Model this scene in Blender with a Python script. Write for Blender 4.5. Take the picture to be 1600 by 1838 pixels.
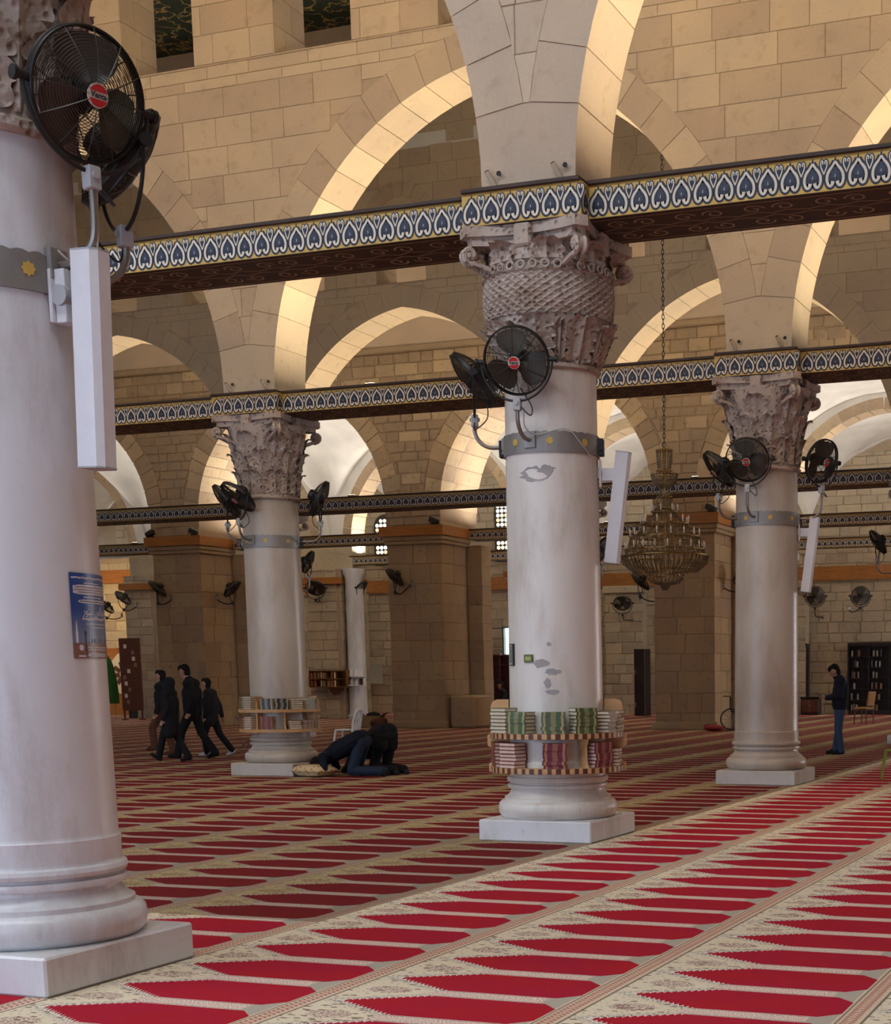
import bpy, bmesh, math, random
from mathutils import Vector, Matrix, Euler, noise
random.seed(7)
PI = math.pi
scene = bpy.context.scene
COL = scene.collection
for o in list(bpy.data.objects):
    bpy.data.objects.remove(o)

# ------------------------------------------------------------------ camera
FPX, CX, CY = 2681.56, 1200.21, 1616.04           # focal length and optical centre for a 1600 x 1838 frame
YAW, PITCH, ROLL = -0.343, -0.151, -0.0077
def cam_axes(yaw, pitch, roll):
    f = Vector((math.sin(yaw)*math.cos(pitch), math.cos(yaw)*math.cos(pitch), math.sin(pitch)))
    r = Vector((math.cos(yaw), -math.sin(yaw), 0)); u = r.cross(f)
    return (r*math.cos(roll)+u*math.sin(roll), u*math.cos(roll)-r*math.sin(roll), f)
CR, CU, CF = cam_axes(YAW, PITCH, ROLL)
cd = bpy.data.cameras.new('camera'); cam = bpy.data.objects.new('camera', cd); COL.objects.link(cam)
cd.sensor_fit = 'VERTICAL'; cd.sensor_height = 36; cd.lens = FPX*36/1838
cd.shift_x = -(CX-800)/1838; cd.shift_y = (CY-919)/1838
cd.clip_start = 0.1; cd.clip_end = 400
cam.matrix_world = Matrix(((CR.x, CU.x, -CF.x, 0), (CR.y, CU.y, -CF.y, 0), (CR.z, CU.z, -CF.z, 1.6), (0, 0, 0, 1)))
scene.camera = cam
def in_view(x, y, z, m=150):
    d = Vector((x, y, z-1.6)); w = d.dot(CF)
    if w < .3: return False
    px = CX+FPX*d.dot(CR)/w; py = CY-FPX*d.dot(CU)/w
    return -m < px < 1600+m and -m < py < 1838+m

# ------------------------------------------------------------------ world, daylight, exposure
W = bpy.data.worlds.new('World'); scene.world = W; W.use_nodes = True
bg = W.node_tree.nodes['Background']; bg.inputs[0].default_value = (0.55, 0.73, 1.0, 1); bg.inputs[1].default_value = 3.0
vs = scene.view_settings
vs.view_transform = 'Standard'; vs.look = 'None'; vs.gamma = 1; vs.use_curve_mapping = False
vs.exposure = 0.16
scene.cycles.use_adaptive_sampling = True; scene.cycles.adaptive_threshold = 0.1; scene.cycles.adaptive_min_samples = 10
scene.cycles.max_bounces = 5; scene.cycles.diffuse_bounces = 3; scene.cycles.glossy_bounces = 3
scene.cycles.transmission_bounces = 6; scene.cycles.transparent_max_bounces = 12
scene.cycles.caustics_reflective = False; scene.cycles.caustics_refractive = False
scene.cycles.sample_clamp_indirect = 6.0
def area(name, loc, rot, sx, sy, power, col):
    l = bpy.data.lights.new(name, 'AREA'); l.shape = 'RECTANGLE'; l.size = sx; l.size_y = sy; l.energy = power; l.color = col
    o = bpy.data.objects.new(name, l); COL.objects.link(o); o.location = loc; o.rotation_euler = rot
    return o
WARM = (1.0, 0.84, 0.60); NEUT = (1.0, 0.93, 0.84); DAY = (0.90, 0.95, 1.0)
# added fill lights under the aisle ceilings, no windows there; first for top daylight
area('ceiling_fill_light', (-11, 2.2, 13.2), (math.radians(14), 0, 0), 26, 2.2, 1550, (.84, .92, 1))
area('ceiling_fill_light.001', (-12, 15.4, 13.6), (math.radians(32), 0, 0), 34, 1.6, 500, (1, .84, .62))
area('ceiling_fill_light.002', (-16, 23.0, 13.6), (math.radians(32), 0, 0), 40, 1.6, 45, (1, .86, .66))
area('ceiling_fill_light.003', (-20, 35.2, 13.6), (math.radians(32), 0, 0), 44, 1.4, 70, (1, .86, .66))
# lamps lying on the tie beams and throwing light up into the arches (row y, x centres)
UP = []
for yy, xs, p, c in ((13.62, (-10.17, -1.87), 240, WARM), (21.17, (-18.47, -10.17, -1.87), 265, WARM),
                     (33.60, (-26.77, -18.47, -10.17, -1.87), 195, WARM), (42.3, (-35.2, -26.7, -18.2, -9.7), 270, NEUT),
                     (50.0, (-39.0, -30.7, -22.4, -14.1, -5.8), 300, NEUT)):
    for x in xs:
        UP.append((x, yy)); area('beam_uplight', (x, yy, 6.13), (PI, 0, 0), 5.2, .30, p, c)
area('niche_lamp', (-43.2, 49.6, 5.6), (math.radians(50), 0, 0), 1.6, .6, 120, (1, .70, .34))
area('side_door_daylight', (12.4, 49, 2.6), (0, math.radians(90), 0), 4.5, 8, 1300, DAY)
# ------------------------------------------------------------------ helpers
def setp(o, label=None, cat=None, group=None, kind=None):
    if label: o['label'] = label
    if cat: o['category'] = cat
    if group: o['group'] = group
    if kind: o['kind'] = kind
    return o
def thing(name, label, cat, loc=(0, 0, 0), rz=0, group=None):
    o = bpy.data.objects.new(name, None); COL.objects.link(o); o.empty_display_size = .1
    o.location = loc; o.rotation_euler = (0, 0, rz)
    return setp(o, label, cat, group)
def place(name, me, parent=None, loc=None, rot=None, mat4=None):
    o = bpy.data.objects.new(name, me); COL.objects.link(o)
    if parent: o.parent = parent
    if mat4 is not None: o.matrix_local = mat4
    if loc: o.location = loc
    if rot: o.rotation_euler = rot
    return o
class MB:
    def __init__(s): s.v = []; s.f = []; s.m = []; s.sm = []; s.cur = 0; s.smooth = False; s.M = None
    def add(s, vs_, fs):
        n = len(s.v)
        if s.M is not None: vs_ = [s.M @ Vector(p) for p in vs_]
        s.v.extend([tuple(p) for p in vs_])
        for f in fs: s.f.append([i+n for i in f]); s.m.append(s.cur); s.sm.append(s.smooth)
    def box(s, x0, x1, y0, y1, z0, z1):
        s.add([(x0,y0,z0),(x1,y0,z0),(x1,y1,z0),(x0,y1,z0),(x0,y0,z1),(x1,y0,z1),(x1,y1,z1),(x0,y1,z1)],
              [(3,2,1,0),(4,5,6,7),(0,1,5,4),(1,2,6,5),(2,3,7,6),(3,0,4,7)])
    def bbox(s, x0, x1, y0, y1, z0, z1, b=.01):     # box with chamfered edges
        X=(x0,x1);Y=(y0,y1);Z=(z0,z1); vs_=[]; idx={}
        for i in (0,1):
            for j in (0,1):
                for k in (0,1):
                    for a in range(3):
                        p=[X[i],Y[j],Z[k]]; sg=((1,-1)[i],(1,-1)[j],(1,-1)[k])
                        for c in range(3):
                            if c!=a: p[c]+=sg[c]*b
                        idx[i,j,k,a]=len(vs_); vs_.append(p)
        fs=[]
        for i in (0,1):
            q=[idx[i,0,0,0],idx[i,1,0,0],idx[i,1,1,0],idx[i,0,1,0]]; fs.append(q if i else q[::-1])
            q=[idx[0,i,0,1],idx[0,i,1,1],idx[1,i,1,1],idx[1,i,0,1]]; fs.append(q if i else q[::-1])
            q=[idx[0,0,i,2],idx[1,0,i,2],idx[1,1,i,2],idx[0,1,i,2]]; fs.append(q if i else q[::-1])
        for a,b_ in ((0,1),(1,2),(0,2)):
            c=3-a-b_
            for u in (0,1):
                for w in (0,1):
                    k0=[0,0,0]; k0[a]=u;k0[b_]=w; k1=k0[:]; k1[c]=1
                    q=[idx[(*k0,a)],idx[(*k1,a)],idx[(*k1,b_)],idx[(*k0,b_)]]
                    fs.append(q)
        for i in (0,1):
            for j in (0,1):
                for k in (0,1): fs.append([idx[i,j,k,0],idx[i,j,k,1],idx[i,j,k,2]])
        s.add(vs_,fs)
    def prism(s, poly, d0, d1, ax='y', inset=0):   # poly of 2D points, extruded along ax
        def P(a, b, d): return (a, d, b) if ax == 'y' else ((d, a, b) if ax == 'x' else (a, b, d))
        n = len(poly)
        s.add([P(a, b, d0) for a, b in poly]+[P(a, b, d1) for a, b in poly],
              [list(range(n))[::-1], list(range(n, 2*n))]+[(i, (i+1) % n, n+(i+1) % n, n+i) for i in range(n)])
    def lathe(s, prof, n=32, c=(0, 0, 0), a0=0, a1=2*PI, cap=True):
        full = abs(a1-a0-2*PI) < 1e-6; k = n if full else n+1
        vs_ = []
        for r, z in prof:
            for i in range(k):
                a = a0+(a1-a0)*i/n; vs_.append((c[0]+r*math.cos(a), c[1]+r*math.sin(a), c[2]+z))
        fs = []
        for j in range(len(prof)-1):
            for i in range(n):
                i2 = (i+1) % k; fs.append((j*k+i, j*k+i2, (j+1)*k+i2, (j+1)*k+i))
        if cap and full:
            fs.append(list(range(k))[::-1]); fs.append([(len(prof)-1)*k+i for i in range(k)])
        s.add(vs_, fs)
    def tube(s, pts, r, n=8, cap=True, closed=False):
        pts = [Vector(p) for p in pts]; m = len(pts); rs = r if isinstance(r, (list, tuple)) else [r]*m
        vs_ = []; up = None
        for i, p in enumerate(pts):
            if closed: t = pts[(i+1) % m]-pts[i-1]
            else: t = pts[min(i+1, m-1)]-pts[max(i-1, 0)]
            t.normalize()
            if up is None:
                up = Vector((0, 0, 1)) if abs(t.z) < .9 else Vector((1, 0, 0))
            up = (up-t*up.dot(t))
            if up.length < 1e-5: up = Vector((1, .3, .2)); up = up-t*up.dot(t)
            up.normalize(); w = t.cross(up)
            for k in range(n):
                a = 2*PI*k/n; vs_.append(p+(up*math.cos(a)+w*math.sin(a))*rs[i])
        fs = []
        for i in range(m if closed else m-1):
            i2 = (i+1) % m
            for k in range(n): fs.append((i*n+k, i*n+(k+1) % n, i2*n+(k+1) % n, i2*n+k))
        if cap and not closed: fs.append(list(range(n))[::-1]); fs.append([(m-1)*n+k for k in range(n)])
        s.add(vs_, fs)
    def cyl(s, p0, p1, r, n=12): s.tube([p0, p1], r, n)
    def ball(s, c, rx, ry=None, rz=None, n=10, m=7):
        ry = ry or rx; rz = rz or rx; vs_ = [(c[0], c[1], c[2]-rz)]
        for j in range(1, m):
            t = -PI/2+PI*j/m
            for i in range(n):
                a = 2*PI*i/n; vs_.append((c[0]+rx*math.cos(t)*math.cos(a), c[1]+ry*math.cos(t)*math.sin(a), c[2]+rz*math.sin(t)))
        vs_.append((c[0], c[1], c[2]+rz)); fs = []
        for i in range(n): fs.append((0, 1+(i+1) % n, 1+i)); fs.append((len(vs_)-1, 1+(m-2)*n+i, 1+(m-2)*n+(i+1) % n))
        for j in range(m-2):
            for i in range(n): fs.append((1+j*n+i, 1+j*n+(i+1) % n, 1+(j+1)*n+(i+1) % n, 1+(j+1)*n+i))
        s.add(vs_, fs)
    def cone_caps(s, a, b, ra, rb, n=10):           # tapered capsule
        a = Vector(a); b = Vector(b); d = (b-a)
        if d.length < 1e-6: d = Vector((0, 0, .001))
        L = d.length; d.normalize(); pts = []; rs = []
        for k in range(4): t = PI/2*(k/3.0); pts.append(a-d*ra*math.cos(t)*.999); rs.append(max(ra*math.sin(t), 1e-4))
        for k in range(4): t = PI/2*(k/3.0); pts.append(b+d*rb*math.sin(t)*.999); rs.append(max(rb*math.cos(t), 1e-4))
        s.tube(pts, rs, n)
    def ribbon(s, pts, w, y, ax='y'):               # flat stroke in a plane
        n = len(pts); L = []; Rr = []
        for i in range(n):
            a = pts[max(i-1, 0)]; b = pts[min(i+1, n-1)]; dx, dz = b[0]-a[0], b[1]-a[1]; l = math.hypot(dx, dz) or 1
            ww = w[i] if isinstance(w, (list, tuple)) else w
            L.append((pts[i][0]-dz/l*ww/2, pts[i][1]+dx/l*ww/2)); Rr.append((pts[i][0]+dz/l*ww/2, pts[i][1]-dx/l*ww/2))
        P = (lambda p: (p[0], y, p[1])) if ax == 'y' else (lambda p: (p[0], p[1], y))
        s.add([P(p) for p in L]+[P(p) for p in Rr], [(i, n+i, n+i+1, i+1) for i in range(n-1)])
    def flat(s, poly, y, ax='y'):
        P = (lambda p: (p[0], y, p[1])) if ax == 'y' else ((lambda p: (p[0], p[1], y)) if ax == 'z' else (lambda p: (y, p[0], p[1])))
        s.add([P(p) for p in poly], [list(range(len(poly)))])
    def mesh(s, name, mats):
        me = bpy.data.meshes.new(name); me.from_pydata(s.v, [], s.f)
        for m_ in (mats if isinstance(mats, (list, tuple)) else [mats]): me.materials.append(m_)
        me.polygons.foreach_set('material_index', s.m); me.polygons.foreach_set('use_smooth', s.sm)
        me.update()
        if any(s.sm): me.set_sharp_from_angle(angle=math.radians(38))
        return me
    def build(s, name, mats, parent=None, loc=None, fixn=True, **k):
        me = s.mesh(name, mats)
        if fixn:
            bm = bmesh.new(); bm.from_mesh(me); bmesh.ops.recalc_face_normals(bm, faces=bm.faces); bm.to_mesh(me); bm.free()
        return place(name, me, parent, loc, **k)
def struct(o): o['kind'] = 'structure'; return o
def T(x, y, z): return Matrix.Translation((x, y, z))
def RZ(a): return Matrix.Rotation(a, 4, 'Z')
def RX(a): return Matrix.Rotation(a, 4, 'X')
def RY(a): return Matrix.Rotation(a, 4, 'Y')
def bez(p, n=12):                                   # Catmull-Rom through points
    p = [Vector(q) for q in p]; out = []
    for i in range(len(p)-1):
        a = p[max(i-1, 0)]; b = p[i]; c = p[i+1]; d = p[min(i+2, len(p)-1)]
        for k in range(n):
            t = k/n; out.append(.5*((2*b)+(c-a)*t+(2*a-5*b+4*c-d)*t*t+(3*b-a-3*c+d)*t**3))
    out.append(p[-1]); return out

# ------------------------------------------------------------------ materials
class NT:
    def __init__(s, name):
        s.mat = bpy.data.materials.new(name); s.mat.use_nodes = True; s.t = s.mat.node_tree; s.n = s.t.nodes
        s.b = s.n['Principled BSDF']
    def node(s, ty, **k):
        nd = s.n.new(ty)
        for a, v in k.items(): setattr(nd, a, v)
        return nd
    def put(s, sock, v):
        if isinstance(v, E): s.t.links.new(v.s, sock)
        elif isinstance(v, bpy.types.NodeSocket): s.t.links.new(v, sock)
        else: sock.default_value = v
    def math(s, op, *a):
        nd = s.node('ShaderNodeMath', operation=op)
        for i, v in enumerate(a): s.put(nd.inputs[i], v)
        return E(s, nd.outputs[0])
    def coords(s, kind='Object'):
        tc = s.node('ShaderNodeTexCoord'); return tc.outputs[kind]
    def xyz(s, sock):
        nd = s.node('ShaderNodeSeparateXYZ'); s.put(nd.inputs[0], sock); return [E(s, nd.outputs[i]) for i in range(3)]
    def comb(s, x, y, z):
        nd = s.node('ShaderNodeCombineXYZ'); s.put(nd.inputs[0], x); s.put(nd.inputs[1], y); s.put(nd.inputs[2], z); return nd.outputs[0]
    def noise(s, vec, scale, detail=3, rough=.5, out=0):
        nd = s.node('ShaderNodeTexNoise'); nd.inputs['Scale'].default_value = scale; nd.inputs['Detail'].default_value = detail
        nd.inputs['Roughness'].default_value = rough
        if vec is not None: s.put(nd.inputs['Vector'], vec)
        return E(s, nd.outputs[out])
    def vor(s, vec, scale, feature='F1', rnd=1.0):
        nd = s.node('ShaderNodeTexVoronoi', feature=feature); nd.inputs['Scale'].default_value = scale; nd.inputs['Randomness'].default_value = rnd
        if vec is not None: s.put(nd.inputs['Vector'], vec)
        return E(s, nd.outputs['Distance']), nd.outputs['Color']
    def mix(s, f, a, b):
        nd = s.node('ShaderNodeMix', data_type='RGBA', clamp_factor=True); s.put(nd.inputs[0], f)
        for sock, v in ((nd.inputs[6], a), (nd.inputs[7], b)):
            s.put(sock, (*v, 1) if isinstance(v, (tuple, list)) and len(v) == 3 else v)
        return nd.outputs[2]
    def ss(s, v, a, b):                              # smooth step
        nd = s.node('ShaderNodeMapRange', interpolation_type='SMOOTHSTEP'); s.put(nd.inputs[0], v)
        s.put(nd.inputs[1], a); s.put(nd.inputs[2], b); return E(s, nd.outputs[0])
    def rand(s):
        return E(s, s.node('ShaderNodeObjectInfo').outputs['Random'])
    def bump(s, h, strength=.3, dist=.01):
        nd = s.node('ShaderNodeBump'); nd.inputs['Strength'].default_value = strength; nd.inputs['Distance'].default_value = dist
        s.put(nd.inputs['Height'], h); s.t.links.new(nd.outputs[0], s.b.inputs['Normal'])
    def hsv(s, col, h, sa, v):
        nd = s.node('ShaderNodeHueSaturation'); s.put(nd.inputs['Hue'], h); s.put(nd.inputs['Saturation'], sa); s.put(nd.inputs['Value'], v)
        s.put(nd.inputs['Color'], (*col, 1) if isinstance(col, (tuple, list)) and len(col) == 3 else col); return nd.outputs[0]
    def fin(s, col, rough=.7, metal=0.0, spec=.5):
        s.put(s.b.inputs['Base Color'], (*col, 1) if isinstance(col, (tuple, list)) and len(col) == 3 else col)
        s.put(s.b.inputs['Roughness'], rough); s.b.inputs['Metallic'].default_value = metal
        s.b.inputs['Specular IOR Level'].default_value = spec
        return s.mat
class E:
    def __init__(s, nt, sock): s.nt = nt; s.s = sock
    def __add__(a, b): return a.nt.math('ADD', a, b)
    __radd__ = __add__
    def __mul__(a, b): return a.nt.math('MULTIPLY', a, b)
    __rmul__ = __mul__
    def __sub__(a, b): return a.nt.math('SUBTRACT', a, b)
    def __rsub__(a, b): return a.nt.math('SUBTRACT', b, a)
    def __truediv__(a, b): return a.nt.math('DIVIDE', a, b)
    def __lt__(a, b): return a.nt.math('LESS_THAN', a, b)
    def __gt__(a, b): return a.nt.math('GREATER_THAN', a, b)
    def abs(a): return a.nt.math('ABSOLUTE', a)
    def mod(a, b): return a.nt.math('FLOORED_MODULO', a, b)
    def sin(a): return a.nt.math('SINE', a)
    def max(a, b): return a.nt.math('MAXIMUM', a, b)
    def min(a, b): return a.nt.math('MINIMUM', a, b)
    def floor(a): return a.nt.math('FLOOR', a)
    def sqrt(a): return a.nt.math('SQRT', a)

def m_stone(name, col, var=.12, bump=.25, fine=30, rough=.85, dirt=.25):
    n = NT(name); w = n.node('ShaderNodeNewGeometry').outputs['Position']; r = n.rand()
    a = n.noise(w, 1.3, 1); b = n.noise(w, fine, 2, .6); c = n.noise(w, 6, 2)
    v = 1.0+(r-.5)*(2*var)+(a-.5)*.35+(b-.5)*.18
    base = n.hsv(col, .5+(r-.5)*.012, 1.0+(a-.5)*.3, v)
    base = n.mix(n.ss(c, .56, .75)*dirt, base, (col[0]*.55, col[1]*.5, col[2]*.42))
    n.bump(b+c*.6, bump, .012)
    return n.fin(base, rough, 0, .25)
def m_plain(name, col, rough=.6, metal=0.0, var=.08, scale=12, spec=.5, bump=0):
    n = NT(name); t = n.coords('Object'); a = n.noise(t, scale, 3)
    c = n.hsv(col, .5, 1.0, 1.0+(a-.5)*(2*var)+(n.rand()-.5)*var)
    if bump: n.bump(a, bump, .005)
    return n.fin(c, rough, metal, spec)
def m_marble(name, col, vein, rough=.3):
    n = NT(name); w = n.coords('Object'); x, y, z = n.xyz(w); r = n.rand()
    st = n.comb(x*1.0, y*1.0, z*.28)
    a = n.noise(st, 2.6, 5, .62); b = n.noise(w, 14, 4, .6); c = n.noise(st, 7, 6, .7)
    base = n.mix(n.ss(a, .44, .72), col, (col[0]*.80, col[1]*.76, col[2]*.72))
    base = n.mix(n.ss((c-.5).abs(), .03, .0)*n.ss(a, .42, .7)*.4, base, vein)
    base = n.mix(n.ss(b, .62, .8)*.35, base, (vein[0]*1.1, vein[1]*.95, vein[2]*.8))
    n.bump(b, .06, .004)
    return n.fin(base, n.math('ADD', b*.25, rough-.1), 0, .5)
def m_wood(name, col, dark, rough=.45, sc=(1, 14, 14)):
    n = NT(name); x, y, z = n.xyz(n.coords('Object')); v = n.comb(x*sc[0], y*sc[1], z*sc[2])
    a = n.noise(v, 2.2, 4, .6); b = n.noise(v, 9, 3)
    c = n.mix(n.ss(a, .3, .7), col, dark); c = n.hsv(c, .5, 1.0, .92+b*.16+(n.rand()-.5)*.12)
    return n.fin(c, rough, 0, .4)

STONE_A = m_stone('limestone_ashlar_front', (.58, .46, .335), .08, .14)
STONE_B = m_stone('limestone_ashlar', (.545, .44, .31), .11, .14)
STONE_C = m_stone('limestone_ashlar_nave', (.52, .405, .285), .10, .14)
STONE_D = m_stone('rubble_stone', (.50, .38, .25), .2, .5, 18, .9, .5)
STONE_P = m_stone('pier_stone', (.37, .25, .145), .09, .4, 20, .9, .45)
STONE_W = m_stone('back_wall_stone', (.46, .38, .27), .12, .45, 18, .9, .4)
MORTAR = m_stone('lime_mortar', (.46, .355, .25), .0, .2)
MORTAR_P = m_stone('grey_mortar', (.42, .32, .215), .0, .2)
PLASTER = m_stone('plaster_tan', (.62, .50, .37), .0, .06, 40, .9, .1)
WHITE = m_stone('plaster_white', (.78, .75, .69), .0, .05, 40, .9, .05)
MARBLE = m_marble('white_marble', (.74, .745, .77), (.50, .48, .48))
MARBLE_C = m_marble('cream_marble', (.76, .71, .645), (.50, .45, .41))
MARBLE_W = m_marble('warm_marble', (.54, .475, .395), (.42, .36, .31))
def m_carved():
    n = NT('carved_marble'); w = n.coords('Object'); a = n.noise(w, 3, 4); d, c = n.vor(w, 17); b = n.noise(w, 26, 4, .6)
    col = n.mix(n.ss(a, .35, .7), (.52, .435, .375), (.40, .31, .25)); col = n.mix(n.ss(d, .30, .08)*.5, col, (.20, .145, .11))
    n.bump(n.ss(d, .05, .45)*1.0+b*.35, .75, .03); return n.fin(col, .75, 0, .25)
CAPSTONE = m_carved()
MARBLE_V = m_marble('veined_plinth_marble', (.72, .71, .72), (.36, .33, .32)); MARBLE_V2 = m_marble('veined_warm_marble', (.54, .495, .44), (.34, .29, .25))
REPAIR = m_plain('grey_repair', (.36, .34, .33), .6)
STEEL = m_plain('dull_steel_band', (.30, .285, .27), .5, .5, .15)
PIPE = m_plain('galvanised_pipe', (.30, .27, .24), .42, .8)
GOLDP = m_plain('gold_paint', (.62, .40, .085), .5, .0, .12)
NAVY = m_plain('navy_paint', (.010, .013, .034), .5)
NAVY2 = m_plain('blue_paint', (.022, .034, .07), .5)
CREAMP = m_plain('cream_paint', (.72, .66, .54), .55)
DKWOOD = m_wood('dark_brown_wood', (.055, .028, .018), (.03, .014, .01), .5)
DKWOOD2 = m_plain('brown_scroll_paint', (.44, .30, .18), .55)
ORWOOD = m_wood('orange_varnished_wood', (.42, .17, .04), (.30, .11, .025), .4)
LTWOOD = m_wood('pale_plywood', (.66, .40, .19), (.56, .32, .14), .45)
DKSTRIPE = m_wood('walnut_strip', (.13, .045, .025), (.09, .03, .02), .4)
BLACK = m_plain('black_metal', (.018, .017, .016), .42, .3)
BLACKP = m_plain('black_plastic', (.02, .02, .02), .5)
WIRE = m_plain('guard_wire', (.06, .055, .045), .38, .7)
BLADE = m_plain('fan_blade_grey', (.085, .073, .058), .35, .2)
RED = m_plain('red_enamel', (.55, .015, .02), .4)
WHITEP = m_plain('white_plastic', (.74, .73, .75), .42)
GREYP = m_plain('grey_plastic', (.42, .42, .43), .5)
# ------------------------------------------------------------------ carpet
def m_carpet(name='prayer_carpet', k=1.0):
    n = NT(name); x, y, z = n.xyz(n.coords('Object'))
    P, Q = 1.335, .578
    u = (x+2.76+1000*P).mod(P); v = (y-7.48+.289+1000*Q).mod(Q)-.289; av = v.abs()
    pos = n.comb(x, y, 0)
    # outline of the red niche: pointed and scalloped towards -x, cut corners towards +x
    scal = ((u-.12)*(2*PI/.062)).sin().abs()*.034
    wob = (n.noise(pos, 60, 2)-.5)*.018
    wl = (u-.115)*.56+scal-.012+wob
    half = .222
    wr = (1.20-u)*1.0+.135
    w = wl.min(half).min(wr)
    red = (av < w)*(u > .118)*(u < 1.207)
    # colours
    pile = n.noise(pos, 260, 2); cloud = n.noise(pos, 2.3, 3)
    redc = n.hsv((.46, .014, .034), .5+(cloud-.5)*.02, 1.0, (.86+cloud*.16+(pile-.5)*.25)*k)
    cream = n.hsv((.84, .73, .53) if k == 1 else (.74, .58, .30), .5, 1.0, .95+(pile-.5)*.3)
    # floral sprigs scattered over the cream ground
    d1, c1 = n.vor(n.comb(x*.7, y*1.5, 0), 17)
    d2, c2 = n.vor(n.comb(x*1.0, y*1.6, 3.3), 24)
    sprig = n.ss(d1, .30, .22)*.9
    cream = n.mix(sprig, cream, (.20, .13, .07))
    cream = n.mix(n.ss(d2, .24, .17)*.7, cream, (.30, .12, .11))
    # rosette between two niche points
    hv = .289-av
    er = ((u-.21)*(u-.21)*60.0+hv*hv*140.0)
    ros = n.ss(er, 1.0, .75)*n.ss(n.noise(pos, 70, 1), .45, .55)
    cream = n.mix(ros*.75, cream, (.30, .12, .13))
    # bluish leaves hugging the niche edge
    edge = (av-wl)
    lea = n.ss(edge, .09, .012)*n.ss(n.noise(pos, 75, 1), .46, .56)*n.ss(u, .6, .45)
    cream = n.mix(lea*.75, cream, (.13, .12, .19))
    cream = n.mix(n.ss(edge, .022, .006)*n.ss(u, .56, .5)*n.ss(n.noise(pos, 60, 1), .38, .5), cream, (.92, .84, .72))
    # band between two niches
    bl = n.ss(u-(.289-av)*.7, .425, .435)*n.ss(u, 1.085, 1.075)*n.ss(av, half-.004, half+.004)
    lat = n.ss((( (u)*(2*PI/.055)).sin()+((av-half)*(2*PI/.05)).sin()).abs(), .35, .1)
    band = n.mix(n.ss((av-.262).abs(), .035, .028)*n.ss(n.noise(pos, 120, 2), .44, .58)*.85, (.92, .80, .66), (.46, .2, .17))
    band = n.mix(n.ss((av-.232).abs(), .007, .004)*.7, band, (.22, .13, .10))
    # grey spandrels at the niche foot
    gz = n.ss(u, 1.075, 1.085)*n.ss(u, 1.205, 1.2)
    greyc = n.mix(n.ss((y*(2*PI/.02)).sin(), -.2, .4)*.5, (.52, .46, .37), (.34, .30, .24))
    # running border
    bz = n.ss(u, 1.2, 1.206)
    ch = ((u-1.272)/.036); cc = (y*(2*PI/.075)).sin()
    chain = n.ss((ch.abs()-cc.abs()*.85).abs(), .38, .18)*n.ss(ch.abs(), 1.05, .9)
    bord = n.mix(chain*.85, (.80, .62, .45), (.40, .08, .06))
    bord = n.mix(n.ss(n.noise(pos, 120, 1), .5, .6)*.4, bord, (.28, .17, .10))
    bord = n.mix(n.ss((u-1.222).abs(), .008, .005)*.8, bord, (.20, .16, .11))
    bord = n.mix(n.ss((u-1.232).abs(), .004, .002)*.8, bord, (.75, .62, .48))
    col = n.mix(bl, cream, band); col = n.mix(gz*n.ss(av, .1, .11), col, greyc); col = n.mix(bz, col, bord)
    line = n.ss(u, .010, .006).max(n.ss(u, 1.327, 1.331))
    col = n.mix(line*.8, col, (.10, .07, .05))
    col = n.mix(red, col, redc)
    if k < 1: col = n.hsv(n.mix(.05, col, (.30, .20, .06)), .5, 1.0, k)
    n.bump(pile+red*.6, .5, .006)
    return n.fin(col, .92, 0, .12)
CARPET = m_carpet()
m = MB(); m.box(-70, 30, -14, 70, -.12, -.012)
struct(m.build('floor', m_stone('floor_slab', (.5, .45, .38), 0, .1)))
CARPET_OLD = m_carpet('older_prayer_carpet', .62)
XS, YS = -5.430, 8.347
m = MB(); m.add([(XS, -7.9, 0), (12.9, -7.9, 0), (12.9, 53.2, 0), (XS, 53.2, 0)], [(0, 1, 2, 3)]); m.add([(-59.9, -7.9, 0), (XS, -7.9, 0), (XS, YS, 0), (-59.9, YS, 0)], [(0, 1, 2, 3)])
setp(m.build('prayer_carpet', CARPET, fixn=False), 'bright red and cream prayer carpet with niche motifs in the right foreground', 'carpet')
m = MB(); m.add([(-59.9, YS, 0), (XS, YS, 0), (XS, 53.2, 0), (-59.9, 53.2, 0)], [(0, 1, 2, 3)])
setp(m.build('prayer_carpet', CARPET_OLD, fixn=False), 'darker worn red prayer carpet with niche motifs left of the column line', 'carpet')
m = MB(); m.add([(-59.9, 53.2, 0), (12.9, 53.2, 0), (12.9, 56, 0), (-59.9, 56, 0)], [(0, 1, 2, 3)])
setp(m.build('prayer_carpet', CARPET, fixn=False), 'strip of red prayer carpet along the far wall', 'carpet')
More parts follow.
